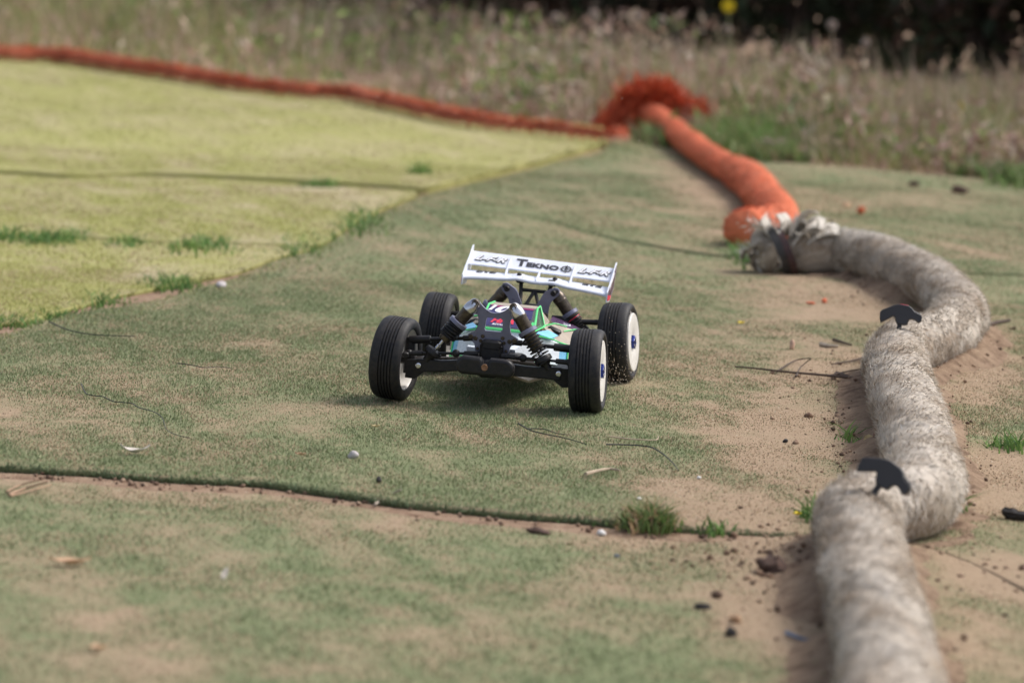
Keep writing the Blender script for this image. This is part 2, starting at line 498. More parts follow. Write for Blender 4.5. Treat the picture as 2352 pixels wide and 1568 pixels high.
soilgap = lambda x: seam_j(x) - 0.002 - (0.030 + 0.06 * fbm(np.asarray(x) * 6, 0 * np.asarray(x) + 3, 91)) * (1 - smooth01(.20, .34, x) + smooth01(.50, .58, x))
gbcut = lambda x: np.where(np.asarray(x) < X_TIP, gb_j(x) - 0.05 - 0.28 * np.clip(fbm(np.asarray(x) * 5 + 3, 0 * np.asarray(x), 96) - .3, 0, 1) - 0.04 * fbm(np.asarray(x) * 15, 0 * np.asarray(x), 92), GB(x))
sheet('faded green turf carpet in the foreground below the soil seam', FARLO, soilgap, -2.2, 2.4, 0.02, 110, 0.003, M_TURF)
sheet('faded green turf carpet under the buggy', seam_j, lambda x: np.minimum(gbcut(x), S3(x) + 0.06), -2.4, 2.6, 0.02, 190, edge_z, M_TURF, lip=edge_lip)
sheet('faded green turf carpet beyond the buggy beside the orange tube', s3_j, gbcut, -2.4, 3.4, 0.02, 150, 0.0080, M_TURF, lip=0.0005)
_x = lambda x: np.asarray(x) < X_TIP
sheet('near strip of yellow green turf at the left edge', gb_j, s1_j, -3.0, X_TIP, 0.02, 90, 0.0065, M_YTURF, lip=0.001)
sheet('middle strip of yellow green turf between two dark seams', lambda x: np.maximum(gb_j(x), s1_j(x)), s2_j, -3.0, X_TIP, 0.02, 90, 0.0095, M_YTURF, lip=0.001)
sheet('far strip of yellow green turf below the long orange rope', lambda x: np.maximum(gb_j(x), s2_j(x)), lambda x: EDGE(x) + 0.1, -4.0, X_TIP, 0.03, 120, 0.016, M_YTURF, lip=0.003)

def surface(x, y):
    """height of the walking surface and whether it is yellow turf / soil"""
    z = np.full_like(x, 0.003); cls = np.zeros(x.shape, int)          # 0 green, 1 yellow, 2 soil
    sj, gb, g2 = seam_j(x), gb_j(x), gbcut(x)
    z = np.where(y > sj, edge_z(x) + edge_lip(x) * np.exp(-(y - sj) / 0.05), z)
    cls = np.where((y > soilgap(x)) & (y <= sj), 2, cls); z = np.where(cls == 2, 0.0, z)
    z = np.where((y > s3_j(x)) & (y < g2), 0.0080, z)
    yl = (y > gb) & (x < X_TIP)
    cls = np.where((y > g2) & ~yl, 2, cls); z = np.where((y > g2) & ~yl, 0.0, z)
    cls = np.where(yl, 1, cls)
    z = np.where(yl, 0.0065, z); z = np.where(yl & (y > s1_j(x)), 0.0095, z); z = np.where(yl & (y > s2_j(x)), 0.016, z)
    return z + hgt(x, y), cls
def SF(px, py, z=0.0):
    """point on the carpet surface seen at this place of the photograph"""
    p = P(px, py, 0.012)
    for _ in range(3):
        zz = float(surface(np.array([p.x]), np.array([p.y]))[0][0]) - float(hgt(p.x, p.y))
        p = P(px, py, zz + z)
    return p

def blades(X, Y, Z, hh, ww, lean, cols, az=None):
    """one triangle per fibre"""
    n = len(X)
    if az is None: az = rng.uniform(0, 2 * np.pi, n)
    la = rng.uniform(0, 2 * np.pi, n)
    dx, dy = np.cos(az) * ww / 2, np.sin(az) * ww / 2
    b1 = np.stack([X - dx, Y - dy, Z], 1); b2 = np.stack([X + dx, Y + dy, Z], 1)
    tp = np.stack([X + np.cos(la) * lean * hh, Y + np.sin(la) * lean * hh, Z + hh * np.sqrt(np.maximum(1 - lean ** 2, 0.05))], 1)
    V = np.stack([b1, b2, tp], 1).reshape(-1, 3)
    return V, np.arange(3 * n).reshape(-1, 3), np.repeat(cols, 3, 0)

def turf_blades():
    Vs, Fs, Cs = [], [], []
    off = 0
    for y0, y1, dens, h0, w0 in ((3.0, 4.25, 60000, .0065, .0016), (4.25, 6.7, 112000, .0055, .0014), (6.7, 9.2, 32000, .006, .0022), (9.2, 15.5, 9000, .006, .0034)):
        wid = 0.14 * y1 + 0.52
        n = int((y1 - y0) * 2 * wid * dens)
        X = rng.uniform(-wid, wid, n); Y = rng.uniform(y0, y1, n)
        keep = np.abs(X) < 0.14 * Y + 0.5
        keep &= Y < EDGE(X)
        X, Y = X[keep], Y[keep]
        z, cls = surface(X, Y); s = sand_at(X, Y)
        keep = (cls != 2) & (rng.uniform(0, 1, len(X)) > (s - 0.6) * 1.1)
        X, Y, z, cls, s = X[keep], Y[keep], z[keep], cls[keep], s[keep]
        n = len(X)
        G = np.array([[.150, .188, .092], [.20, .24, .12], [.255, .29, .155], [.32, .33, .20], [.43, .39, .265]])
        Yc = np.array([[.335, .340, .112], [.38, .382, .135], [.42, .413, .157], [.455, .44, .19], [.51, .47, .26]])
        k = rng.choice(5, n, p=[.25, .32, .23, .13, .07])
        c = np.where((cls == 1)[:, None], Yc[k], G[k])
        tan = rng.uniform(0, 1, n) < np.clip(s * .95 - .02, 0, .9)
        sc = np.array(C_SAND) * rng.uniform(.75, 1.2, n)[:, None]
        c = np.where(tan[:, None], sc, c) * rng.uniform(.88, 1.12, n)[:, None]
        hh = h0 * rng.uniform(.55, 1.25, n) * (1 - .6 * np.clip(s * 1.1, 0, 1))
        V, F, C = blades(X, Y, z - .0005, hh, w0 * rng.uniform(.7, 1.3, n), rng.uniform(.25, .92, n), c)
        Vs.append(V); Fs.append(F + off); Cs.append(C); off += len(V)
    # worn transition: some yellow fibres trodden into the green along the border
    n = 7000
    X = rng.uniform(-1.3, .35, n); Y = gb_j(X) - np.abs(rng.normal(0, .16 + .2 * np.clip(X + .4, 0, 1), n))
    z, cls = surface(X, Y); k = cls == 0; X, Y, z = X[k], Y[k], z[k]; n = len(X)
    c = np.array([.34, .35, .16]) * rng.uniform(.8, 1.2, n)[:, None]
    V, F, C = blades(X, Y, z, .006 * rng.uniform(.5, 1.2, n), .003 * rng.uniform(.7, 1.3, n), rng.uniform(.3, .92, n), c)
    Vs.append(V); Fs.append(F + off); Cs.append(C); off += len(V)
    # fringe hanging over the carpet edges
    for f, n, h0, x0, x1 in ((seam_j, 7000, .009, -.75, .35), (s2_j, 2500, .010, -1.5, -.2), (gb_j, 3000, .014, -1.1, .3), (s3_j, 1500, .008, -.3, .4)):
        X = rng.uniform(x0, x1, n); Y = f(X) + rng.uniform(-.004, .006, n)
        z, cls = surface(X, Y + 0.008)
        yl = f is not seam_j and f is not s3_j
        c = (np.array([.30, .30, .11]) if yl else np.array([.16, .22, .12])) * rng.uniform(.5, 1.4, n)[:, None]
        V, F, C = blades(X, Y, z - rng.uniform(.002, .009, n), h0 * rng.uniform(.4, 1.1, n), .0018 * rng.uniform(.7, 1.6, n), rng.uniform(.2, .95, n), c)
        Vs.append(V); Fs.append(F + off); Cs.append(C); off += len(V)
    o = np_mesh('turf_fibres', np.concatenate(Vs), np.concatenate(Fs), M_BLADE, cols=np.concatenate(Cs), smooth=False)
    tag(o, 'short matted artificial turf fibres covering the carpets', 'turf', kind='stuff')
turf_blades()

def grains():
    """sand grains and crumbs lying on the carpets in the sandy places"""
    n = 60000
    Y = rng.uniform(3.2, 7.2, n); X = rng.uniform(-1.2, 1.2, n)
    z, cls = surface(X, Y); s = sand_at(X, Y)
    k = (np.abs(X) < .14 * Y + .1) & (rng.uniform(0, 1, n) < (s - .25) * 1.3)
    X, Y, z = X[k], Y[k], z[k]; n = len(X)
    r = rng.uniform(.0006, .0015, n)
    base = np.array([[1, 0, -.3], [-.5, .87, -.3], [-.5, -.87, -.3], [0, 0, 1.0]])
    V = np.stack([X, Y, z + r * .4], 1)[:, None] + base[None] * r[:, None, None]
    a = rng.uniform(0, 6.28, n)
    F = (np.arange(n) * 4)[:, None, None] + np.array([[0, 1, 3], [1, 2, 3], [2, 0, 3]])[None]
    pal = np.array([[.5, .38, .25], [.58, .47, .33], [.3, .2, .13], [.12, .08, .06], [.66, .58, .45]])
    c = pal[rng.choice(5, n, p=[.35, .25, .2, .1, .1])]
    o = np_mesh('sand_grains', V.reshape(-1, 3), F.reshape(-1, 3), M_BLADE, cols=np.repeat(c, 4, 0), smooth=False)
    tag(o, 'loose sand grains scattered over the worn turf', 'sand', kind='stuff')
grains()

# ------------------------------------------------------------------ border tubes
def catmull(pts, step):
    pts = [Vector(p) for p in pts]
    pts = [pts[0] * 2 - pts[1]] + pts + [pts[-1] * 2 - pts[-2]]
    out = []
    for i in range(1, len(pts) - 2):
        p0, p1, p2, p3 = pts[i - 1:i + 3]
        n = max(2, int((p2 - p1).length / step))
        for k in range(n):
            t = k / n
            out.append(0.5 * ((2 * p1) + (p2 - p0) * t + (2 * p0 - 5 * p1 + 4 * p2 - p3) * t * t + (3 * p1 - p0 - 3 * p2 + p3) * t ** 3))
    out.append(pts[-2])
    return out

def tube_surface(path, rad, n=36, lump=0.08, seed=0, flat=0.92):
    """returns ring vertices (m,n,3) and outward normals of a lumpy tube"""
    pts = np.array([list(p) for p in path])
    T = np.gradient(pts, axis=0); T /= np.linalg.norm(T, axis=1)[:, None]
    up = np.array([0, 0, 1.0])
    S = np.cross(T, up); S /= np.linalg.norm(S, axis=1)[:, None]
    U = np.cross(S, T)
    arc_l = np.concatenate([[0], np.cumsum(np.linalg.norm(np.diff(pts, axis=0), axis=1))])
    a = np.linspace(0, 2 * np.pi, n, endpoint=False)
    A, L = np.meshgrid(a, arc_l)
    rr = np.asarray(rad) * np.ones(len(pts))
    d = 1 + lump * 2 * (fbm(L * 14 + np.cos(A) * 1.3, np.sin(A) * 1.3 + 4, seed, 4) - .5) + lump * .9 * (fbm(L * 55 + np.cos(A) * 3, np.sin(A) * 3, seed + 5, 3) - .5) - lump * .8 * np.clip(fbm(L * 30 + np.sin(A) * .8, 0 * A + 2, seed + 9, 2) - .62, 0, 1) * 3
    Rr = rr[:, None] * d
    Nn = S[:, None] * np.cos(A)[..., None] + U[:, None] * np.sin(A)[..., None] * flat
    V = pts[:, None] + Nn * Rr[..., None]
    return V, Nn, T, L, A

def tube_faces(m, n):
    i = np.arange((m - 1) * n); r, c = i // n, i % n
    a = r * n + c; b = r * n + (c + 1) % n
    return np.stack([a, a + n, b + n, b], 1)

def fuzzy_tube(name, label, path, rad, pal, probs, nfib, flen, fwid, group=None, seed=0, lump=.08, dark=None, lay=0.0, stain=0.5):
    V, Nn, T, L, A = tube_surface(path, rad, seed=seed, lump=lump)
    m, n = V.shape[:2]
    pal = np.array(pal)
    st = fbm(L * 9 + np.cos(A) * 1.5, np.sin(A) * 1.5 + 7, seed + 60, 4)
    fine = fbm(L * 160, A * 9, seed + 61, 2)
    st2 = fbm(L * 26 + A * 2.2, A * 1.5 - L * 6, seed + 62, 3)
    k = np.clip(np.clip((st - .45) * 3, 0, 1) * .7 + np.clip((st2 - .55) * 4, 0, 1) * .5, 0, 1)
    cols = pal[0][None, None] * (1 - k[..., None] * stain) + (pal[-1][None, None]) * (k[..., None] * stain)
    cols = cols * (.65 + .7 * fine)[..., None]
    VV = V.reshape(-1, 3); CC = cols.reshape(-1, 3)
    F = tube_faces(m, n)
    # rounded ends
    c0, c1 = V[0].mean(0), V[-1].mean(0)
    VV = np.concatenate([VV, [c0 - T[0] * .01, c1 + T[-1] * .01]]); CC = np.concatenate([CC, CC[:1], CC[-1:]])
    ends = []
    for j in range(n):
        ends.append([j, (j + 1) % n, m * n, m * n]); ends.append([(m - 1) * n + (j + 1) % n, (m - 1) * n + j, m * n + 1, m * n + 1])
    tri = [[e[0], e[1], e[2]] for e in ends]
    F3 = np.concatenate([F[:, [0, 1, 2]], F[:, [0, 2, 3]], np.array(tri)])
    root = np_mesh(name, VV, F3, M_TUBE, cols=CC)
    tag(root, label, 'border tube', group)
    # short fibres lying over the skin
    if nfib:
        i = rng.integers(0, m - 1, nfib); j = rng.integers(0, n, nfib)
        keep = (Nn[i, j, 2] > -.55) & (Nn[i, j, 1] < .6); i, j = i[keep], j[keep]; q = len(i)
        f1, f2 = rng.uniform(0, 1, q)[:, None], rng.uniform(0, 1, q)[:, None]
        B = (V[i, j] * (1 - f1) + V[i + 1, j] * f1) * (1 - f2) + (V[i, (j + 1) % n] * (1 - f1) + V[i + 1, (j + 1) % n] * f1) * f2
        N_ = Nn[i, j]; Tt = T[i]; C_ = np.cross(N_, Tt)
        ang = rng.normal(lay, .5, q)[:, None] + (2.0 * (fbm(L[i, j] * 12, A[i, j] * 1.5, seed + 70, 2) - .5))[:, None]
        D = C_ * np.cos(ang) + Tt * np.sin(ang) + N_ * rng.uniform(.02, .65, q)[:, None]
        D /= np.linalg.norm(D, axis=1)[:, None]
        sd = np.cross(D, N_); sd /= np.linalg.norm(sd, axis=1)[:, None] + 1e-9
        ln = (flen * rng.uniform(.5, 1.5, q))[:, None]; wd = (fwid * rng.uniform(.6, 1.4, q))[:, None]
        V3 = np.stack([B - sd * wd / 2, B + sd * wd / 2, B + D * ln], 1).reshape(-1, 3)
        ks = k[i, j]
        ci = rng.choice(len(pal), q, p=probs)
        cc = pal[ci]
        cc = cc * (1 - (ks * stain * rng.uniform(.3, 1, q))[:, None]) + pal[-1] * (ks * stain * rng.uniform(.3, 1, q))[:, None]
        cc = cc * rng.uniform(.6, 1.25, q)[:, None]
        fo = np_mesh('pile_fibres', V3, np.arange(3 * q).reshape(-1, 3), M_BLADE, root, np.repeat(cc, 3, 0), smooth=False)
        tag(fo, kind='stuff')
    return root, V, Nn, T

M_TUBE = tinted('matted_pile', 0.95, 0.0, 0.1)

def rib_mesh(mb, pts, side, w, th=.002):
    """a ribbon of cloth along pts"""
    pts = [Vector(p) for p in pts]; side = Vector(side).normalized()
    vs, fs = [], []
    for i, p in enumerate(pts):
        t = (pts[min(i + 1, len(pts) - 1)] - pts[max(i - 1, 0)]).normalized(); nn = t.cross(side).normalized() * th
        ww = w * (1 - .3 * i / len(pts))
        vs += [p - side * ww / 2, p + side * ww / 2, p + side * ww / 2 + nn, p - side * ww / 2 + nn]
    for i in range(len(pts) - 1):
        for k in range(4):
            a, b = i * 4 + k, i * 4 + (k + 1) % 4
            fs.append((a, b, b + 4, a + 4))
    fs += [(3, 2, 1, 0), tuple(range(len(vs) - 4, len(vs)))]
    mb.add(vs, fs)

TR = 0.0455
gp = [(1822, 575), (1870, 578), (1935, 580), (2010, 592), (2080, 616), (2145, 652), (2188, 692), (2204, 730), (2172, 768), (2112, 788), (2066, 806), (2058, 845), (2076, 915), (2098, 985), (2114, 1050), (2126, 1105), (2096, 1148), (2030, 1158), (1982, 1172), (1968, 1210), (1984, 1285), (2010, 1390), (2034, 1490), (2048, 1590), (2056, 1760), (2056, 1950)]
gpath = catmull([P(a, b, TR - .003) for a, b in gp], .008)
GREYPAL = [(.53, .475, .41), (.69, .645, .585), (.60, .55, .485), (.75, .715, .665), (.26, .185, .12)]
grey_tube, GV, GN, GT = fuzzy_tube('border_tube', 'grey white turf wrapped tube winding along the right side to the foreground', gpath, TR, GREYPAL, [.22, .26, .25, .13, .14], 130000, .0092, .0014, seed=3, lay=.5, stain=.85, lump=.11)

op = [(1482, 262), (1510, 270), (1548, 300), (1600, 342), (1652, 376), (1698, 400), (1734, 426), (1760, 462), (1786, 496), (1770, 515), (1735, 522), (1708, 530)]
opath = [P(a, b, .055 if i < 2 else .040) for i, (a, b) in enumerate(op)]
opath = catmull(opath, .012)
orad = .033 + .008 * smooth01(.50, .58, np.linspace(0, 1, len(opath)))
ORPAL = [(.66, .19, .10), (.74, .25, .14), (.78, .33, .215), (.44, .115, .06)]
orange_tube, OV, ON, OT = fuzzy_tube('border_tube', 'thick orange turf tube bending down to the grey frayed knot', opath, orad, ORPAL, [.35, .35, .2, .1], 26000, .010, .0024, seed=8, lump=.19, stain=.6)

fp = [(1440, 306), (1395, 307), (1320, 300), (1250, 291), (1150, 281), (1060, 268), (980, 252), (900, 234), (800, 214), (680, 206), (560, 193), (420, 170), (280, 149), (130, 128), (0, 122), (-150, 108), (-500, 70)]
fpath = catmull([P(a, b, .020 + .022) for a, b in fp], .03)
frad = np.array([.021 * (1 + .12 * math.sin(i * 1.35)) for i in range(len(fpath))]) * np.linspace(.55, 1.2, len(fpath)) * np.minimum(1, .3 + np.arange(len(fpath)) / 8)
orange_rope, FV, FN, FT = fuzzy_tube('border_rope', 'long thin orange turf rope along the far edge of the yellow turf', fpath, frad, ORPAL, [.35, .35, .25, .05], 30000, .018, .005, seed=14, lump=.16, stain=.7)
orange_rope['category'] = 'border rope'

def frayed(parent, centre, n, length, spread, pal, width, updir=(0, 0, 1), kids='frayed_pile'):
    X = rng.normal(0, spread[0], n); Y = rng.normal(0, spread[1], n); Z = np.abs(rng.normal(0, spread[2], n))
    base = np.stack([X, Y, Z], 1) + np.array(centre)
    D = rng.normal(0, .55, (n, 3)) + np.array(updir)
    D /= np.linalg.norm(D, axis=1)[:, None]
    sd = np.cross(D, rng.normal(0, 1, (n, 3))); sd /= np.linalg.norm(sd, axis=1)[:, None]
    ln = (length * rng.uniform(.4, 1.2, n))[:, None]; wd = (width * rng.uniform(.6, 1.4, n))[:, None]
    tip = base + D * ln; tip[:, 2] = np.maximum(tip[:, 2], .01)
    V = np.stack([base - sd * wd / 2, base + sd * wd / 2, tip], 1).reshape(-1, 3)
    pal = np.array(pal); c = pal[rng.integers(0, len(pal), n)] * rng.uniform(.6, 1.2, n)[:, None]
    o = np_mesh(kids, V, np.arange(3 * n).reshape(-1, 3), M_BLADE, parent, np.repeat(c, 3, 0), smooth=False)
    tag(o, kind='stuff')
    return o
RED = [(.62, .12, .05), (.70, .16, .065), (.42, .065, .03), (.55, .10, .045)]
def mop(parent, a, b, n, drop, width, jit=.012):
    """dense brush of pile hanging from the ridge a-b along drop"""
    a, b, drop = np.array(a), np.array(b), np.array(drop)
    t = rng.uniform(0, 1, n)[:, None]
    base = a + (b - a) * t + rng.normal(0, jit, (n, 3))
    D = drop + rng.normal(0, .014, (n, 3)); tip = base + D * rng.uniform(.45, 1.1, n)[:, None]
    tip[:, 2] = np.maximum(tip[:, 2], .008)
    sd = np.cross(D, rng.normal(0, 1, (n, 3))); sd /= np.linalg.norm(sd, axis=1)[:, None]
    wd = (width * rng.uniform(.6, 1.4, n))[:, None]
    V = np.stack([base - sd * wd / 2, base + sd * wd / 2, tip], 1).reshape(-1, 3)
    pal = np.array(RED); c = pal[rng.integers(0, len(pal), n)] * rng.uniform(.7, 1.2, n)[:, None]
    o = np_mesh('frayed_pile', V, np.arange(3 * n).reshape(-1, 3), M_BLADE, parent, np.repeat(c, 3, 0), smooth=False)
    tag(o, kind='stuff')
def kp(px, py): return tuple(Q(px, py, KY))
KY = P(1478, 306, .0).y
for a_, b_, n_, d_, w_, j_ in [((1452, 236), (1538, 236), 7000, (-.004, -.02, .012), .006, .025), ((1440, 256), (1505, 236), 5200, (-.050, -.05, -.075), .006, .015),
                               ((1420, 282), (1455, 250), 5200, (-.026, -.05, -.055), .006, .020), ((1432, 294), (1486, 262), 4200, (-.018, -.06, -.05), .006, .018),
                               ((1500, 240), (1560, 264), 4200, (.020, -.01, -.020), .006, .016), ((1556, 270), (1606, 276), 4200, (.014, .0, .004), .006, .020), ((1590, 298), (1650, 330), 1600, (.012, .0, -.010), .006, .013)]:
    mop(orange_tube, kp(*a_), kp(*b_), n_, d_, w_, j_)

# torn and knotted end of the grey tube, tied with a dark strap
M_FRAY = basic('torn_backing', (.60, .56, .50), 0.85, var=.4, scale=60, dust=.3, dustcol=(.25, .2, .14))
M_FRAY2 = basic('dirty_backing', (.36, .31, .25), 0.9, var=.35, scale=50, dust=.4, dustcol=(.18, .13, .09))
M_STRAP = basic('dark_strap', (.028, .026, .026), .6, var=.3, scale=60)
M_STRAP2 = basic('maroon_strap', (.05, .022, .022), .6, var=.3, scale=60)
K = P(1795, 575, .045)
def flap(mat, base, tip, bulge, w, side=(0, 1, 0)):
    b, t = Vector(base), Vector(tip)
    mid = (b + t) / 2 + Vector(bulge)
    pts = [(1 - s) ** 2 * b + 2 * s * (1 - s) * mid + s * s * t for s in [i / 6 for i in range(7)]]
    mb = MB(); rib_mesh(mb, pts, side, w)
    return mb.build('torn_flap', mat, grey_tube)
ks = 1 / 1000 / 1.21                          # metres per picture unit at the knot
def kk(dx, dy, d=0.0): return K + Vector((dx * ks, d, -dy * ks))
for mat, b, t, bu, w, sd in [
        (M_FRAY, (-10, -28), (-40, -74), (-.02, 0, .012), .07, (.3, 1, .2)), (M_FRAY, (0, -30), (-5, -82), (.02, 0, .0), .08, (.5, 1, 0)),
        (M_FRAY, (25, -30), (75, -86), (-.01, 0, .03), .08, (.3, 1, -.2)), (M_FRAY, (30, -26), (90, -60), (0, 0, .03), .09, (.2, 1, .3)),
        (M_FRAY, (55, -28), (125, -48), (0, 0, .018), .07, (0, 1, .4)), (M_FRAY, (20, -40), (60, -40), (0, 0, .05), .06, (0, 1, .1)),
        (M_FRAY2, (-20, -10), (-60, 30), (-.045, 0, .03), .10, (.2, 1, 0)), (M_FRAY2, (-30, 0), (-48, 44), (-.03, 0, 0), .09, (.4, 1, 0)),
        (M_FRAY2, (-22, -20), (-70, -15), (0, 0, .03), .09, (.1, 1, .5)), (M_FRAY, (-20, 30), (-40, 58), (0, 0, .01), .05, (.6, 1, 0)), (M_FRAY, (-70, -5), (-86, 22), (-.01, 0, 0), .03, (.6, 1, 0))]:
    flap(mat, kk(*b), kk(*t), bu, w * .75, sd)
for dx, dy, n_, up_ in ((-38, -38, 110, (-.3, 0, .5)), (30, -42, 130, (.2, 0, .5)), (80, -40, 90, (.6, 0, .3)), (-50, 10, 160, (-.6, -.3, .0)), (-30, 36, 120, (-.3, -.4, -.1))):
    frayed(grey_tube, tuple(kk(dx, dy)), n_, .022, (.016, .022, .010), [(.62, .58, .52), (.46, .41, .34), (.30, .25, .19), (.7, .67, .62)], .0035, up_)
mb = MB(); mb.ball(kk(-32, 12, .0), .036, 14, 8, (.8, 1, .95)); mb.build('knot', M_FRAY2, grey_tube)
for off, mat, wd in ((-8, M_STRAP, .015), (9, M_STRAP2, .012)):
    mb = MB(); ax = Vector((1, .12, .42)).normalized()
    mb.lathe([(-wd / 2, .0475), (-wd / 2, .049), (wd / 2, .049), (wd / 2, .0475)], kk(off, 6), ax, 28, closed=True)
    mb.build('tie_strap', mat, grey_tube)

# soil and sand scraped up against the grey tube
def soil_bank():
    pts = np.array([list(p) for p in gpath])
    T = np.gradient(pts, axis=0); T[:, 2] = 0; T /= np.linalg.norm(T, axis=1)[:, None]
    S_ = np.stack([T[:, 1], -T[:, 0]], 1)
    off = np.concatenate([np.linspace(-.17, -.02, 26), np.linspace(.02, .17, 26)])
    X = pts[:, 0][:, None] + S_[:, 0][:, None] * off; Y = pts[:, 1][:, None] + S_[:, 1][:, None] * off
    zs, _ = surface(X, Y)
    prof = np.exp(-((np.abs(off) - .03) / .045) ** 2)[None]
    big = fbm(X * 7, Y * 7, 301); fine = fbm(X * 40, Y * 40, 302, 4)
    Z = zs - .006 + prof * .030 * np.clip(big * 2.4 - .65, 0, 1.0) + (fine - .5) * .010 * np.clip(prof * 2, 0, 1)
    np_o = np_mesh('soil_bank', np.stack([X, Y, Z], -1).reshape(-1, 3), grid_faces(len(pts), len(off)), M_BANK)
    tag(np_o, kind='structure')
M_BANK = soil_material((0.18, 0.115, 0.08), (0.33, 0.232, 0.16), (0.44, 0.325, 0.225), 'banked_soil')
soil_bank()

# black plastic anchors pinning the grey tube at its kinks
def anchor(label, pos, ang, yaw, red=False):
    out = [(-35, -3)] + [(-36, 7), (-33, 11), (-14, 22), (-6, 25), (10, 25), (16, 22), (22, 16), (33, 13), (35.5, 10), (35, 3), (32, 1), (26, 4), (20, 5.5), (15, 4), (12.5, -1), (12, -6), (8, -7), (-4, -7), (-7, -3), (-8.5, 2), (-12, 5.5), (-16, 4.5), (-20, 1), (-27, -4), (-33, -8)]
    vs, fs = curve_verts([out[::-1]], 6.0, 1.6)
    root = MB(); root.add(vs, fs)
    M = Matrix.Translation(pos) @ Matrix.Rotation(yaw, 4, 'Z') @ Matrix.Rotation(ang, 4, 'Y') @ Matrix.Rotation(math.pi / 2 - R(14), 4, 'X') @ Matrix.Scale(.00082, 4)
    o = root.build('tube_anchor', M_CLAMP, None)
    o.matrix_world = M
    tag(o, label, 'anchor', 'black plastic anchors on the grey tube')
    mb = MB(); mb.box((24, 17.5, 0), (19, 3.0, 8), Matrix.Rotation(R(-16), 3, 'Z'), .8); mb.build('lock_tab', M_BLACK, o)
    mb = MB(); mb.box((0, -18, 0), (8, 24, 6), None, 1.0); mb.build('stake', M_CLAMP, o)
    if red:
        mb = MB(); mb.box((3, 27.0, 0), (15, 1.2, 9), None, .3); mb.build('red_sticker', M_RED, o)
    return o
a1 = P(2064, 815, TR); a2 = P(2022, 1212, TR)
anchor('black plastic anchor with red mark on the farther kink of the grey tube', Vector((a1.x, a1.y, .096)), R(6), R(-8), True)
anchor('black plastic anchor tilted down on the nearer kink of the grey tube', Vector((a2.x, a2.y, .096)), R(30), R(-20))

# ------------------------------------------------------------------ the buggy (measures in millimetres)
CAR = empty('radio_control_buggy', (-0.002, 5.318, 0.0))
CAR.rotation_euler = (0, 0, R(-8.59))
CAR.location.z = float(surface(np.array([0.0]), np.array([5.32]))[0][0]) + .0005
tag(CAR, 'black and white radio control racing buggy with a white rear wing on the turf', 'buggy')
MM = .001
BR = Matrix.Translation((0, 0, 45)) @ Matrix.Rotation(R(2.6), 4, 'Y') @ Matrix.Translation((0, 0, -45))   # body roll on the springs
def S(p): return BR @ Vector(p)
ZW = 56.0

def wheel(x, y, side, camber, steer, dz=0.0, loose=0.0):
    """outer face towards side (+1 right of the picture, -1 left)"""
    e = MB()
    # rim: barrel, bead ring and dish
    e.lathe([(-17.5, 43.0), (-17.5, 40.6), (-15, 39), (10, 38), (16, 40.5), (17, 43.8), (15.5 + loose * .3, 45.6), (11, 45.2), (-15, 43.2)], n=56, closed=True)
    e.lathe([(12, 38.5), (15.5, 40.6), (18.5 + loose, 41.6), (19.6 + loose, 40.8), (19.8 + loose, 36), (19.4 + loose, 26), (18 + loose, 14), (16.5 + loose, 11), (16 + loose, .3)], n=56)
    e.lathe([(0, 9), (0, 37.5), (2, 37.5), (2, 9)], n=40, closed=True)
    w = e.build('wheel', M_RIM, CAR, MM)
    rot = Matrix.Rotation(steer, 4, 'Z') @ Matrix.Rotation(camber, 4, 'Y')
    if side < 0: rot = rot @ Matrix.Rotation(math.pi, 4, 'Z')
    w.matrix_local = Matrix.Translation(Vector((x, y, ZW + dz)) * MM) @ rot
    t = MB()
    prof = [(-19.0, 41.2), (-20.6, 43.2), (-21.2, 46.5), (-21.5, 50), (-20, 53.2), (-17, 55.2), (-13, 55.9)]
    for ga in (-10.5, -6.2, -2, 2.2, 6.4):
        prof += [(ga - 1.2, 56.2), (ga - .7, 54.2), (ga + .5, 54.2), (ga + 1.0, 56.2)]
    prof += [(12, 55.9), (16.5, 55.2), (19.8, 53.2), (21.4, 50), (20.6, 46.5), (17.6, 44.4), (15, 45.4), (0, 45.5), (-15.5, 43.4), (-17.7, 41.4)]
    t.lathe(prof, n=72, closed=True)
    t.build('tyre', M_RUBBER, w, MM, ang=50)
    gk = MB(); gk.lathe([(15, 38), (15, 41.4), (18 + loose, 41.2), (18 + loose, 38)], n=48, closed=True); gk.build('gap_shade_ring', M_RUBBER, w, MM)  # dark ring standing in for the shade in the gap around the dish
    h = MB(); h.lathe([(16 + loose, 10.5), (20.6 + loose, 10.5), (21.4 + loose, 9.5), (21.4 + loose, 5.5), (19 + loose, 5), (19 + loose, .2)], n=6)
    h.build('hub_nut', M_NUT, w, MM, ang=25)
    nb = MB()
    for k in range(6):
        a = math.pi / 3 * k + .52
        nb.box((21.5 + loose, 7.6 * math.cos(a), 7.6 * math.sin(a)), (.6, 1.1, 2.6), Matrix.Rotation(a, 3, 'X'))
    nb.build('nut_marking', M_PURE, w, MM)
    return w
wheel(-131, -162.5, -1, R(4.5), R(-7), 1.0)
wheel(131, -162.5, 1, R(-1.5), R(1.5), -1.0)
wheel(-130, 162.5, -1, R(3.5), 0, 0)
wheel(130, 162.5, 1, R(-3.5), R(-3.5), 0, 3.0)

def part(mb, name, mat, parent=CAR, sprung=True, ang=35):
    return mb.build(name, mat, parent, MM, BR if sprung else None, ang)
def plate(splines, th, bev, o, u, v):
    vs, fs = curve_verts(splines, th / 2 - bev, bev)
    Fm = frame(o, u, v)
    mb = MB(); mb.add([Fm @ p for p in vs], fs); return mb
def bolt(p, r, parent, mat, name='bolt', n=(0, -1, 0), h=2.0, sprung=True):
    mb = MB(); mb.lathe([(0, r), (h * .6, r), (h, r * .75), (h, r * .42), (h * .45, r * .38), (h * .45, .1)], p, n, 14)
    return part(mb, name, mat, parent, sprung)

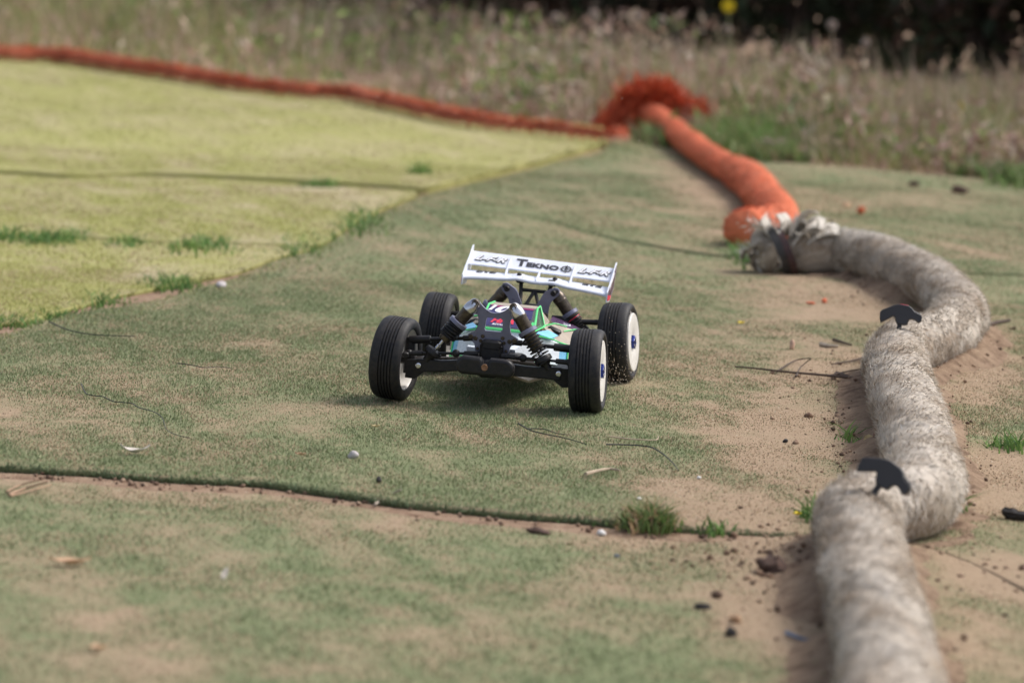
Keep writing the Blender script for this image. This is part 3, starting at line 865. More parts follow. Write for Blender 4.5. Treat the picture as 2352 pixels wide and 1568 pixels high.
# chassis, gearboxes, top deck
mb = MB()
mb.add([(-34, -185, 44), (34, -185, 44), (46, -120, 30), (52, -60, 27), (60, 40, 27), (52, 110, 28), (36, 175, 36), (-36, 175, 36), (-52, 110, 28), (-60, 40, 27), (-52, -60, 27), (-46, -120, 30)] +
       [(-34, -185, 47), (34, -185, 47), (46, -120, 33), (52, -60, 30), (60, 40, 30), (52, 110, 31), (36, 175, 39), (-36, 175, 39), (-52, 110, 31), (-60, 40, 30), (-52, -60, 30), (-46, -120, 33)],
       [tuple(range(11, -1, -1)), tuple(range(12, 24))] + [(i, (i + 1) % 12, 12 + (i + 1) % 12, 12 + i) for i in range(12)])
part(mb, 'chassis', M_DARK)
for sx in (-1, 1):
    mb = MB(); mb.add([(sx * 50, -70, 28), (sx * 62, 40, 28), (sx * 54, 105, 29), (sx * 60, -68, 44), (sx * 74, 40, 46), (sx * 62, 105, 44), (sx * 58, -68, 44), (sx * 72, 40, 46), (sx * 60, 105, 44)],
                      [(0, 1, 4, 3), (1, 2, 5, 4), (3, 4, 7, 6), (4, 5, 8, 7), (6, 7, 1, 0), (7, 8, 2, 1)])
    part(mb, 'side_guard', M_BLACK)
mb = MB(); mb.box((0, -160, 66), (31, 50, 42), None, 4); mb.box((0, -190, 54), (26, 18, 24), None, 3); mb.box((0, -176, 84), (27, 20, 14), None, 3)
part(mb, 'front_gearbox', M_BLACK)
mb = MB(); mb.box((0, 158, 66), (34, 46, 44), None, 4); mb.box((0, 176, 92), (26, 10, 20), None, 2)
part(mb, 'rear_gearbox', M_BLACK)
mb = MB(); mb.box((-26, -118, 58), (14, 26, 26), None, 2); mb.box((25, -118, 56), (20, 24, 24), None, 2); mb.box((0, -108, 62), (30, 18, 30), None, 2)
part(mb, 'steering_block', M_BLACK)
mb = MB(); mb.box((-34, -128, 70), (14, 10, 7), None, 1); mb.box((-37, -126, 60), (18, 8, 6), None, 1); mb.box((-33, -150, 52), (22, 8, 5), None, 1)
part(mb, 'servo_case', M_BWHITE)

# bumper with its rusty centre screw
hw, bt, bb = 35, 67.5, 52
outl = arc(-hw + 8, bt - 8, 8, 180, 90) + [(-9, bt), (-7.5, bt - 2), (-7, bt - 8.5), (7, bt - 8.5), (7.5, bt - 2), (9, bt)] + arc(hw - 8, bt - 8, 8, 90, 0) + arc(hw - 6, bb + 6, 6, 0, -90, 4) + arc(-hw + 6, bb + 6, 6, 270, 180, 4)
bm = plate([outl[::-1]], 15, 4.5, (0, -218, 0), (1, 0, 0), (0, 0, 1))
bump_o = part(bm, 'front_bumper', M_BLACK)
mb = MB(); mb.lathe([(0, 4.6), (1.2, 4.4), (1.4, 3.4), (.4, 2.2), (.4, .1)], (0, -225.4, 59.5), (0, -1, 0), 18); part(mb, 'bumper_screw', M_RUST, bump_o)
mb = MB(); mb.box((0, -203, 58), (52, 22, 10), None, 2); part(mb, 'bumper_brace', M_BLACK, bump_o)

# front suspension
for sx in (-1, 1):
    A = S((sx * 30, -190, 55)); B_ = Vector((sx * 96, -182, 52))
    d = B_ - A; L = d.length; u = d.normalized()
    ou = [(0, -6), (L * .75, -7), (L, -8), (L, 6.5), (L * .8, 6.8), (L * .55, 5.0), (L * .3, 5.4), (0, 7)]
    fm = frame(A, u, (0, 0, 1))
    vs, fs = curve_verts([ou[::-1] if sx < 0 else ou], 4.0, 1.5)
    mb = MB(); mb.add([fm @ p for p in vs], fs)
    mb.tube([A + Vector((0, 44, 2)), B_ + Vector((0, 22, 0))], 5.0, 8)
    mb.tube([A + (B_ - A) * .55 + Vector((0, 0, 0)), A + (B_ - A) * .55 + Vector((0, 34, 2))], 4, 8)
    arm = part(mb, 'front_lower_arm', M_BLACK, CAR, False)
    mb = MB(); mb.add([Vector((sx * q[0], q[1], q[2])) for q in [(88, -188, 60), (112, -184, 58), (114, -182, 34), (100, -184, 33), (88, -188, 43), (88, -140, 60), (112, -146, 58), (114, -148, 34), (100, -144, 33), (88, -140, 43)]],
                      [(0, 1, 2, 3, 4), (9, 8, 7, 6, 5), (0, 5, 6, 1), (1, 6, 7, 2), (2, 7, 8, 3), (3, 8, 9, 4), (4, 9, 5, 0)])
    mb.tube([(sx * 112, -164, 38), (sx * 111, -164, 86)], [8, 7], 10)
    mb.tube([(sx * 104, -162.5, ZW), (sx * 133, -162.5, ZW)], 6, 12)
    mb.box((sx * 112, -184, 66), (9, 26, 7), None, 1.5)
    part(mb, 'steering_knuckle', M_BLACK, CAR, False)
    bolt(Vector((sx * 95, -189, 52)), 3.8, arm, M_SILVER, n=(0, -1, 0), h=1.6, sprung=False)
    A2 = S((sx * 27, -172, 90)); B2 = Vector((sx * 112, -166, 83))
    mb = MB(); mb.tube([A2, A2 + (B2 - A2) * .15, A2 + (B2 - A2) * .16, A2 + (B2 - A2) * .66, A2 + (B2 - A2) * .67, B2], [4, 4, 2.7, 2.7, 5.2, 5.6], 12)
    part(mb, 'front_upper_link', M_BLACK, CAR, False)
    A3 = S((sx * 16, -188, 72)); B3 = Vector((sx * 108, -196 + 8, 68))
    mb = MB(); mb.tube([A3, A3 + (B3 - A3) * .2, A3 + (B3 - A3) * .21, A3 + (B3 - A3) * .8, A3 + (B3 - A3) * .81, B3], [3.4, 3.4, 1.9, 1.9, 3.6, 3.6], 10); mb.ball(B3, 5); mb.ball(A3 + (B3 - A3) * .32, 5.5)
    part(mb, 'steering_rod', M_BLACK, CAR, False)
    A4 = S((sx * 18, -160, 62)); B4 = Vector((sx * 112, -162, ZW))
    mb = MB(); mb.tube([A4, B4], 3.0, 10); mb.ball(A4, 7); mb.ball(B4, 7); part(mb, 'drive_shaft', M_DARK, CAR, False)
    # rear suspension
    A = S((sx * 30, 178, 48)); B_ = Vector((sx * 108, 164, 46))
    mb = MB(); mb.tube([A, B_], [7, 6], 8); mb.tube([S((sx * 30, 135, 46)), B_ + Vector((0, -12, 0))], [6, 5], 8); mb.box((sx * 110, 162, 56), (14, 26, 36), None, 2); mb.tube([(sx * 104, 162.5, ZW), (sx * 133, 162.5, ZW)], 6, 12)
    part(mb, 'rear_lower_arm', M_BLACK, CAR, False)
    A2 = S((sx * 34, 150, 84)); B2 = Vector((sx * 112, 150, 84))
    mb = MB(); mb.tube([A2, A2 + (B2 - A2) * .35, A2 + (B2 - A2) * .55, B2], [8, 7, 3.8, 4.4], 12); part(mb, 'rear_upper_link', M_BLACK, CAR, False)
    mb = MB(); mb.tube([S((sx * 18, 160, 62)), (sx * 112, 162, ZW)], 3.0, 10); part(mb, 'rear_drive_shaft', M_DARK, CAR, False)

# front shock tower plate
TZ, TY = 92.0, -172.0
half = [(0, 34), (6, 34.8), (13, 38.5), (20, 44.5), (23, 48.5), (26.5, 50.5), (30, 48), (30.3, 43.5), (27.5, 38), (23.5, 32), (21.2, 26), (20.8, 19), (22.5, 12), (24.5, 7.5), (29, 5.6), (33.2, 3), (34, -1), (31.5, -5), (26.5, -6.2), (23.5, -9), (22.5, -17), (19.5, -20), (16.5, -18), (15.5, -9), (12.5, -4.6), (8.5, -2.0), (0, -1.4)]
outl = half + [(-x, z) for x, z in half[::-1][1:-1]]
hole = [(-9.5, 28.3), (-11.6, 26.4), (-12.6, 12), (-10.5, 9.5), (10.5, 9.5), (12.6, 12), (11.6, 26.4), (9.5, 28.3)]
tw = part(plate([outl, hole], 5, .5, (0, TY, TZ), (1, 0, 0), (0, 0, 1)), 'front_shock_tower', M_PLATE)
for bx, bz, br in [(-29.5, 0, 3.4), (29.5, 0, 3.4), (-23, -1.5, 3.0), (23, -1.5, 3.0), (-13.5, 2.2, 2.6), (13.5, 2.2, 2.6), (-15.8, -4.2, 2.4), (15.8, -4.2, 2.4), (-19.5, -15, 2.2), (19.5, -15, 2.2)]:
    bolt((bx, TY - 2.5, TZ + bz), br, tw, M_DARK)
# rear shock tower plate: two gooseneck ears on a narrow stem
RZ, RY = 80.0, 146.0
earh = [(9, 0), (9, 18), (12, 26), (16, 34), (18.5, 40), (22, 45), (28, 48), (34.5, 51.5), (39.5, 50.5), (41.5, 46), (40, 41), (35, 36.5), (30.5, 31), (28.5, 25), (27.5, 14), (28, 2), (25, -6)]
out2 = [(-27, -6)] + [(-x, z) for x, z in earh[::-1][1:]] + [(0, 2)] + earh
rw = part(plate([out2[::-1]], 5, .5, (0, RY, RZ), (1, 0, 0), (0, 0, 1)), 'rear_shock_tower', M_PLATE)
for sx in (-1, 1):
    bolt((sx * 33.5, RY - 2.5, RZ + 44), 4.2, rw, M_BLACK, h=3.5)
    mb = MB(); mb.lathe([(0, 2.4), (.4, 2.4), (.4, .1)], (sx * 38.0, RY - 2.5, RZ + 46.5), (0, -1, 0), 12); part(mb, 'mount_hole', M_INK, rw)
    bolt((sx * 25, RY - 2.5, RZ + 12), 3.2, rw, M_DARK, h=2.5)

def shock(top, bot, name_bits, spring_to, collar_at=33, cap=M_SILVER, wire=1.15, turns=7, boot=0.0, red=False, spring_from=None):
    t, b = Vector(top), Vector(bot); ax = (b - t).normalized(); L = (b - t).length
    mb = MB(); mb.lathe([(13, 8.9), (14, 9.6), (16, 9.6), (17, 9.0), (44, 9.0), (45, 8.6), (64, 8.4), (66, 7.2), (66, .2)], t, ax, 24)
    sh = part(mb, 'shock_absorber', M_DARK, CAR, False)
    mb = MB(); mb.lathe([(-5.5, .3), (-5.0, 4.5), (-2, 7.0), (3, 8.4), (6, 9.4), (12, 9.6), (14, 9.2), (14, .3)], t, ax, 24); part(mb, 'shock_cap', cap, sh, False)
    mb = MB(); mb.lathe([(-6, 5.4), (-5, 6.0), (4.5, 6.0), (5, 5.4)], t, (0, 1, 0), 20); mb.lathe([(4.9, 4.0), (8.2, 3.8), (8.4, 2.8), (7, 2), (7, .2)], t, (0, -1, 0), 12); part(mb, 'shock_bushing', M_DARK, sh, False)
    mb = MB(); kn = []
    mb.lathe([(collar_at, 9), (collar_at, 12.4), (collar_at + .8, 13.2), (collar_at + 5.4, 13.2), (collar_at + 6.2, 12.4), (collar_at + 6.2, 9)], t, ax, 44, closed=True); part(mb, 'spring_collar', M_PLATE, sh, False)
    s0 = spring_from or collar_at + 6.5; s1 = spring_to * L
    u = ax.orthogonal().normalized(); w = ax.cross(u)
    pts = []
    NN = turns * 16
    for i in range(NN + 1):
        a = 2 * math.pi * i / 16
        q = i / NN
        pts.append(t + ax * (s0 + (s1 - s0) * q) + (u * math.cos(a) + w * math.sin(a)) * 11.4)
    mb = MB(); mb.tube(pts, wire, 6); part(mb, 'spring', M_BLACK, sh, False)
    if red:
        mb = MB(); mb.tube([p + ax * 1.9 for p in pts[6:26]], .6, 5); part(mb, 'spring_mark', M_RED, sh, False)
    if boot:
        mb = MB(); pr = []
        for i in range(5):
            a0 = s0 + i * boot / 5
            pr += [(a0, 9.4), (a0 + boot * .05, 12.6), (a0 + boot * .10, 12.8), (a0 + boot * .14, 9.6)]
        mb.lathe(pr + [(s0 + boot, 8.5), (s0 + boot, .2)], t, ax, 24); part(mb, 'spring_boot', M_BLACK, sh, False)
    mb = MB(); mb.tube([t + ax * 58, t + ax * (L - 8)], 1.9, 10); mb.lathe([(L - 24, 1.9), (L - 23, 2.8), (L - 18, 2.8), (L - 17, 1.9)], t, ax, 10); part(mb, 'shock_shaft', M_SILVER, sh, False)
    mb = MB(); mb.lathe([(L - 16, 4), (L - 15, 11.0), (L - 12.5, 12.2), (L - 9, 12.2), (L - 7, 9), (L - 2, 5.5), (L + 4, 5), (L + 4, .2)], t, ax, 20); part(mb, 'spring_cup', M_BLACK, sh, False)
    return sh
shock(S((-26.5, TY - 9, TZ + 46)), Vector((-83, -186, 62)), 'l', .60, 32, boot=20, turns=4)
shock(S((26.5, TY - 9, TZ + 46)), Vector((79, -186, 60)), 'r', .93, 34, turns=9, wire=1.0)
shock(S((-34, RY + 10, RZ + 44)), Vector((-84, 152, 60)), 'rl', .92, 34, cap=M_DARK, turns=8)
shock(S((34, RY + 10, RZ + 44)), Vector((84, 152, 60)), 'rr', .92, 34, cap=M_DARK, turns=8, red=True)

# ---- body shell
def quadp(pts, th=1.2): return MB().panel(pts, th)
body = part(MB().add([(-22, -112, 72), (22, -112, 72), (38, -66, 84), (-38, -66, 84), (-24, -108, 62), (24, -108, 62), (44, -62, 56), (-44, -62, 56), (-34, -60, 92), (34, -60, 92)],
                     [(0, 1, 2, 3), (3, 2, 9, 8), (1, 5, 6, 2), (0, 3, 7, 4), (0, 4, 5, 1)]), 'body_shell', M_BWHITE)
def strip(pts, r=.9, name='green_trim', mat=M_GREEN, closed=False):
    pts = [Vector(p) for p in pts]
    if closed: pts = pts + [pts[0]]
    mb = MB()
    for a, b in zip(pts, pts[1:]): mb.tube([a, b], r, 6); mb.ball(b, r, 6, 4)
    part(mb, name, mat, body)
WL, WR_, WTL, WTR = Vector((-38, -60, 92)), Vector((38, -60, 92)), Vector((-33, -10, 118)), Vector((33, -10, 118))
def on_screen(s, t, lift=0.0):
    a = WL.lerp(WR_, s); b = WTL.lerp(WTR, s)
    n = (WR_ - WL).cross(WTL - WL).normalized()
    return a.lerp(b, t) + n * lift
mb = MB(); mb.panel([WL, WR_, WTR, WTL]); part(mb, 'windscreen', M_GLASS, body)
mb = MB(); mb.panel([on_screen(.08, .08, .4), on_screen(.86, .08, .4), on_screen(.84, .46, .4), on_screen(.09, .46, .4)], .8); part(mb, 'windscreen_sticker', M_NAVY, body)
mb = MB(); mb.panel([on_screen(-.01, .50, .4), on_screen(.93, .50, .4), on_screen(.94, .97, .4), on_screen(-.01, .97, .4)], .8); part(mb, 'number_plate', M_NAVY, body)
mb = MB(); mb.panel([on_screen(.07, .90, .9), on_screen(.94, .90, .9), on_screen(.95, .965, .9), on_screen(.05, .965, .9)], .4); part(mb, 'plate_stripe', M_MAGENTA, body)
su = (WR_ - WL).normalized(); sv = (WTL - WL); sv = (sv - su * sv.dot(su)).normalized(); sn = su.cross(sv)
def print_on(txt, c, size, mat, name, parent, u, v, n, shear=.3, offset=.0, lift=.6, sx=1.0, sy=1.0, ex=.15):
    vs, fs = text_verts(txt, size, shear, offset, ex)
    mb = MB(); c = Vector(c); mb.add([c + u * (p.x * sx) + v * (p.y * sy) + n * (p.z + lift) for p in vs], fs)
    return part(mb, name, mat, parent)
print_on('0', on_screen(.27, .80), 17, M_PURE, 'race_number', body, su, sv, sn, .35, .9, .9, 2.3, 1.25)
print_on('1', on_screen(.055, .84), 17, M_PURE, 'race_number', body, su, sv, sn, .35, .7, .9, 1.5, 1.0)
print_on('HRA', on_screen(.38, .31), 9, M_RED, 'red_logo', body, su, sv, sn, .4, .45, .8, 1.75, 1.7)
print_on('RETAIL R', on_screen(.36, .15), 4.2, M_PURE, 'white_caption', body, su, sv, sn, .4, .12, .8, 1.3, 1.2)
strip([WL, WTL]); strip([WR_, WTR]); strip([WL + Vector((-3, -2, -1)), WR_ + Vector((3, -2, -1))], 2.0)
mb = MB(); mb.panel([on_screen(0, .0, .5), on_screen(.12, .0, .5), on_screen(.05, .4, .5), on_screen(0, .4, .5)], .5); part(mb, 'green_corner', M_GREEN, body); mb = MB(); mb.panel([on_screen(.88, .0, .5), on_screen(1, .0, .5), on_screen(1, .4, .5), on_screen(.95, .4, .5)], .5); part(mb, 'green_corner', M_GREEN, body)
mb = MB(); mb.add([WTL, WTR, (31, 30, 117), (-31, 30, 117), (-26, 92, 104), (26, 92, 104), (-24, 96, 80), (24, 96, 80)], [(0, 1, 2, 3), (3, 2, 5, 4), (4, 5, 7, 6)]); part(mb, 'roof', M_TAN, body)
mb = MB(); mb.lathe([(0, 5), (3, 4.6), (4, 2), (4, .1)], (0, -78, 88), (0, -.3, 1), 14); part(mb, 'body_post', M_BLACK, body)
for sx in (-1, 1):
    f = lambda *q: Vector((sx * q[0], q[1], q[2]))
    def pan(pts, name, mat, th=1.2):
        pts = [f(*p) for p in pts]
        if sx < 0: pts = pts[::-1]
        return part(MB().panel(pts, th), name, mat, body)
    pan([(38, -60, 92), (42, 10, 91), (31, 30, 117), (33, -10, 118)], 'side_window', M_GLASS)
    strip([f(39, -58, 92.5), f(43, 12, 92), f(32, 30, 117.5), f(34, -10, 118.5)], 1.3, 'window_frame', M_GREEN, True)
    pan([(42, 10, 91), (42, 70, 92), (26, 92, 104), (31, 30, 118)], 'cab_side', M_TAN)
    # front flank, white fading to blue at its outer edge
    pan([(36, -64, 88), (44, -66, 52), (72, -28, 46), (70, -14, 74), (52, -20, 90)], 'front_flank', M_BWHITE)
    pan([(70, -14, 74.5), (72, -28, 46), (80, -12, 46), (79, 0, 70)], 'blue_flank', M_BLUE)
    pan([(38, -63, 91), (52, -20, 91), (66, -14, 84), (60, -36, 82)], 'blue_shoulder', M_BLUE)
    strip([f(36, -65, 89), f(60, -37, 82.5), f(70, -15, 75.5), f(80, 0, 71), f(81, -12, 46)], 1.1)
    strip([f(44, -67, 51), f(72, -29, 45), f(81, -12, 45)], 1.1)
    # side pod with louvres
    pan([(52, -20, 90), (70, -14, 74), (79, 0, 70), (84, 20, 72), (82, 40, 88), (54, 30, 95), (40, 10, 92)], 'pod_shoulder', M_TAN)
    pan([(79, 0, 70), (80, -12, 46), (88, 40, 44), (88, 84, 46), (84, 84, 74), (84, 20, 72)], 'pod_side', M_TAN)
    for k in range(4):
        yy = 2 + k * 14; xo = 80.5 + k * 1.9
        pan([(xo, yy, 68), (xo - .5, yy - 4, 48), (xo + 5.5, yy + 3, 47), (xo + 5.2, yy + 5, 68)], 'louvre', M_TAN, 1.5)
    pan([(54, 30, 95), (82, 40, 88), (86, 84, 84), (72, 118, 84), (42, 96, 97), (42, 70, 95)], 'purple_fender', M_PURPLE)
    pan([(82, 40, 88), (84, 20, 72), (84, 84, 74), (86, 84, 84)], 'fender_side', M_TAN)
    strip([f(40, 10, 92.5), f(54, 30, 95.5), f(60, 33, 94.5), f(70, 37, 97 - 5)], 1.0); strip([f(68, 28, 86), f(82, 40, 88.6), f(87, 60, 86), f(86.5, 84, 84)], 1.2)
    mb = MB(); mb.box(f(58, 8, 89), (20, 10, 7), Matrix.Rotation(sx * R(20), 3, 'Y'), 2.5); part(mb, 'air_intake', M_BLACK, body)
    pan([(66, 44, 93), (74, 50, 91.8), (72, 62, 92.4), (63, 56, 94)], 'chequered_sticker', M_PURE, .8)
    for k in range(3):
        pan([(66.5 + k * 2.2, 46.5 + k * 2.2, 93.8 - k * .2), (67.8 + k * 2.2, 47.5 + k * 2.2, 93.6 - k * .2), (66 + k * 2.2, 53 + k * 2.5, 94 - k * .2), (64.8 + k * 2.2, 52 + k * 2.5, 94.2 - k * .2)], 'sticker_mark', M_NUT, .4)
    pan([(70, -30, 38), (84, -8, 38), (84, -8, 42), (70, -30, 42)], 'sill_stripe', M_GREEN, .8)

# ---- rear wing
WY, WZ, WH = 186.0, 127.0, 104.0
def bow(x): return 5.5 * (1 - (x / WH) ** 2) + (2.2 * (math.exp(-((x - 26) / 13) ** 2) + math.exp(-((x + 26) / 13) ** 2)))
xs = [-WH + i * 2 * WH / 44 for i in range(45)]
def strip_wing(prof, zoff):
    """prof: closed (y,z) section swept across the span"""
    mb = MB(); m = len(prof); vs = []
    for x in xs: vs += [(x, WY + y, WZ + z + zoff(x, y)) for y, z in prof]
    fs = []
    for i in range(len(xs) - 1):
        for k in range(m):
            a, b = i * m + k, i * m + (k + 1) % m
            fs.append((a, b, b + m, a + m))
    fs.append(tuple(range(m - 1, -1, -1))); fs.append(tuple(range((len(xs) - 1) * m, len(xs) * m)))
    return mb.add(vs, fs)
UP = [(34, 14.6), (36, 14.9), (44, 18.2), (54, 23.6), (62, 29.2), (63.4, 32), (62.2, 31.6), (53, 25.6), (43, 20.0), (34, 16.4)]
wing = part(strip_wing(UP, lambda x, y: 0), 'wing', M_WHITE)
LOW = [(0, -3), (1, -3.6), (3, -2.5), (5, -.6), (20, 3.2), (37, 5.6), (37, 7), (20, 4.9), (4, 1.6), (.8, .8), (-.4, -1)]
part(strip_wing(LOW, lambda x, y: bow(x) * (1 - .6 * y / 37)), 'wing_lower_plane', M_WHITE, wing)
for sx in (-1, 1):
    pr = [(-6, -10), (30, -12), (62, 4), (72, 30), (70, 40), (62, 39), (44, 28), (20, 17), (-6, 4)]
    vs, fs = curve_verts([pr], .5, .3)
    fm = frame((sx * (WH + .9), WY, WZ), (0, 1, 0), (0, 0, 1))
    ep = part(MB().add([fm @ p for p in vs], fs), 'end_plate', M_WHITE, wing)
    q = lambda y, z: Vector((sx * (WH + 1.9), WY + y, WZ + z))
    def sp(pts, name, mat, th=.4):
        pts = [q(*p) for p in pts]
        if sx > 0: pass
        else: pts = pts[::-1]
        part(MB().panel(pts, th), name, mat, wing)
    sp([(-4, -8.5), (28, -10.5), (60, 5), (69, 30), (66, 37), (44, 25), (20, 14), (-4, 2)], 'end_plate_sticker', M_PURPLE)
    q = lambda y, z: Vector((sx * (WH + 2.4), WY + y, WZ + z))
    sp([(-4, -8), (26, -9.5), (34, -4), (-4, 0)], 'sticker_stripe', M_RED)
    sp([(10, 6), (46, 22), (50, 28), (12, 12)], 'sticker_flash', M_PURE)
for xr in (-47, 0, 47):
    pr = [(3, 1), (36, 5), (54, 22), (56, 28.5), (44, 22.5), (34, 18), (22, 10), (3, 3.5)]
    if xr == 0: pr = [(3, 4), (36, 6), (38, 16.8), (34, 17), (24, 12), (3, 7)]
    vs, fs = curve_verts([pr], .9, .4)
    fm = frame((xr, WY, WZ + (0 if xr else 1)), (0, 1, 0), (0, 0, 1))
    part(MB().add([fm @ p for p in vs], fs), 'wing_rib', M_WHITE, wing)
for xr in (-26, 26):
    zt = WZ + 3.9 + bow(xr) * .76
    mb = MB(); mb.lathe([(0, 11), (.8, 10.6), (2.0, 5.5), (2.2, .2)], (xr, WY + 15, zt - .6), (0, -.22, 1), 24); part(mb, 'wing_washer', M_WHITE, wing)
    mb = MB(); mb.lathe([(0, 3.6), (2.2, 3.4), (3.6, 1.8), (3.6, .2)], (xr, WY + 15, zt + 1.2), (0, -.22, 1), 14); part(mb, 'wing_bolt', M_BLACK, wing)
# lettering on the upper plane
wu = Vector((1, 0, 0)); wv = Vector((0, 62.2 - 34, 31.6 - 16.4)).normalized(); wnn = wu.cross(wv)
def up_pt(x, t): return Vector((x, WY + 34 + (62.2 - 34) * t, WZ + 16.4 + (31.6 - 16.4) * t)) + wnn * (-.55 if .25 < t < .75 else 0)
def wtext(txt, x, t, size, mat, name, **kw): return print_on(txt, up_pt(x, t), size, mat, name, wing, wu, wv, wnn, **kw)
wtext('T', -29.5, .55, 20, M_INK, 'maker_lettering', shear=0, offset=.75, sx=1.25, sy=1.15)
wtext('EKNO', 1.5, .47, 13.5, M_INK, 'maker_lettering', shear=0, offset=.55, sx=1.28, sy=1.05)
for cx in (-76, 75):
    wtext('L-F-R', cx, .52, 16, M_INK, 'racing_lettering', shear=.5, offset=1.05, sx=1.22, sy=1.05, lift=.5)
    wtext('L-F-R', cx, .52, 16, M_PURE, 'racing_lettering', shear=.5, offset=.3, sx=1.22, sy=1.05, lift=1.0)
# crosshair emblem after the maker's name
cen = up_pt(36, .5)
def ring(r0, r1, lift, mat, name='emblem'):
    vs, fs = curve_verts([arc(0, 0, r1, 0, 345, 23), arc(0, 0, r0, 0, 345, 23)], .12)
    return part(MB().add([cen + wu * p.x + wv * p.y + wnn * (p.z + lift) for p in vs], fs), name, mat, wing)
ring(5.9, 7.6, .6, M_INK)
mb = MB()
for dx, dy, sx_, sy_ in ((0, 8.0, 1.0, 3.2), (0, -8.0, 1.0, 3.2), (8.0, 0, 3.2, 1.0), (-8.0, 0, 3.2, 1.0), (0, 0, 12, 1.1)):
    c0 = cen + wu * dx + wv * dy + wnn * .75
    mb.panel([c0 - wu * sx_ / 2 - wv * sy_ / 2, c0 + wu * sx_ / 2 - wv * sy_ / 2, c0 + wu * sx_ / 2 + wv * sy_ / 2, c0 - wu * sx_ / 2 + wv * sy_ / 2], .3)
part(mb, 'emblem_cross', M_INK, wing)
print_on('R', cen + wv * 3.0, 6.2, M_INK, 'emblem_letter', wing, wu, wv, wnn, shear=0, offset=.25, lift=.6)
print_on('C', cen - wv * 3.0, 5.6, M_INK, 'emblem_letter', wing, wu, wv, wnn, shear=0, offset=.25, lift=.6)
# bar mark on the lower plane
lv = Vector((0, 17, 2.1)).normalized(); ln_ = wu.cross(lv)
for cx in (-76, 78):
    mb = MB()
    def bar(dx, t, w, h):
        y = 20 + 17 * t
        c0 = Vector((cx + dx, WY + y, WZ + 4.9 + 2.1 * t + bow(cx + dx) * (1 - .6 * y / 37) + .35))
        mb.panel([c0 - wu * w / 2 - lv * h / 2, c0 + wu * w / 2 - lv * h / 2, c0 + wu * w / 2 + lv * h / 2, c0 - wu * w / 2 + lv * h / 2], .3)
    for t in (.1, .45, .8): bar(-9.5, t, 9, 3.2); bar(9.5, t, 9, 3.2)
    bar(0, .82, 9, 3.4); bar(0, .3, 4.2, 8)
    part(mb, 'bar_mark', M_INK, wing)
# wing mount: posts and an A-brace
mb = MB()
for sx in (-1, 1):
    mb.tube([(sx * 17, 168, 92), (sx * 20, 190, 118), (sx * 22, 198, 130)], [3.2, 3.0, 3.0], 8)
    mb.tube([(0, 192, 120), (sx * 11, 172, 96)], 2.6, 8)
    mb.box((sx * 23, 201, 132), (12, 16, 9), None, 1.5)
mb.tube([(-20, 190, 119), (20, 190, 119)], 2.6, 8)
part(mb, 'wing_mount', M_BLACK)
# the wing sits a little more askew than the shell
_c = Vector((0, WY, WZ)) * MM
_m = Matrix.Translation(_c) @ Matrix.Rotation(R(1.4), 4, 'Y') @ Matrix.Translation(-_c)
wing.matrix_local = _m

# grit thrown up by the rear tyre
def spray():
    n = 420
    w0 = CAR.location + Matrix.Rotation(R(-8.59), 3, 'Z') @ Vector((.125, .150, 0))
    t = rng.exponential(.35, n)
    X = w0.x + rng.normal(0, .022, n) - t * .008; Y = w0.y - .075 + rng.normal(0, .03, n); Z = CAR.location.z + .002 + np.abs(rng.normal(0, .016, n)) * (1 + 1.2 * t) + .012 * t
    r = rng.uniform(.00035, .0008, n)
    far = 70
    X2 = rng.uniform(-.35, .5, far); Y2 = w0.y + rng.uniform(-.1, .5, far); Z2 = rng.uniform(.03, .42, far)
    X = np.concatenate([X, X2]); Y = np.concatenate([Y, Y2]); Z = np.concatenate([Z, Z2]); r = np.concatenate([r, rng.uniform(.0005, .0009, far)])
    n = len(X)
    base = np.array([[1, 0, -.5], [-.5, .87, -.5], [-.5, -.87, -.5], [0, 0, 1.0]])
    V = np.stack([X, Y, Z], 1)[:, None] + base[None] * r[:, None, None]
    F = (np.arange(n) * 4)[:, None, None] + np.array([[0, 1, 3], [1, 2, 3], [2, 0, 3], [2, 1, 0]])[None]
    pal = np.array([[.60, .48, .34], [.70, .62, .5], [.42, .30, .2]])
    o = np_mesh('flying_sand', V.reshape(-1, 3), F.reshape(-1, 3), M_BLADE, cols=np.repeat(pal[rng.integers(0, 3, n)], 4, 0), smooth=False)
    tag(o, 'sand grains thrown into the air behind the front wheel', 'sand', kind='stuff')
spray()

# ------------------------------------------------------------------ meadow, bushes, weeds
def grass_mesh(X, Y, Z, hh, ww, bend, cols, seg=3):
    """curved tapering blades"""
    n = len(X)
    az = rng.uniform(0, 2 * np.pi, n); la = rng.uniform(0, 2 * np.pi, n)
    sx, sy = np.cos(az), np.sin(az); lx, ly = np.cos(la), np.sin(la)
    vs, cs = [], []
    for k in range(seg + 1):
        t = k / seg
        cx = X + lx * bend * hh * t * t; cy = Y + ly * bend * hh * t * t; cz = Z + hh * (t - .25 * bend * t * t)
        w = ww * (1 - t) ** .8 / 2 + .0001
        vs += [np.stack([cx - sx * w, cy - sy * w, cz], 1), np.stack([cx + sx * w, cy + sy * w, cz], 1)]
        sh = 1.0
        cs += [cols * sh, cols * sh]
    V = np.stack(vs, 1); m = 2 * (seg + 1)
    fa = np.array([[2 * k, 2 * k + 1, 2 * k + 3, 2 * k + 2] for k in range(seg)])
    F = (np.arange(n) * m)[:, None, None] + fa[None]
    return V.reshape(-1, 3), F.reshape(-1, 4), np.stack(cs, 1).reshape(-1, 3)

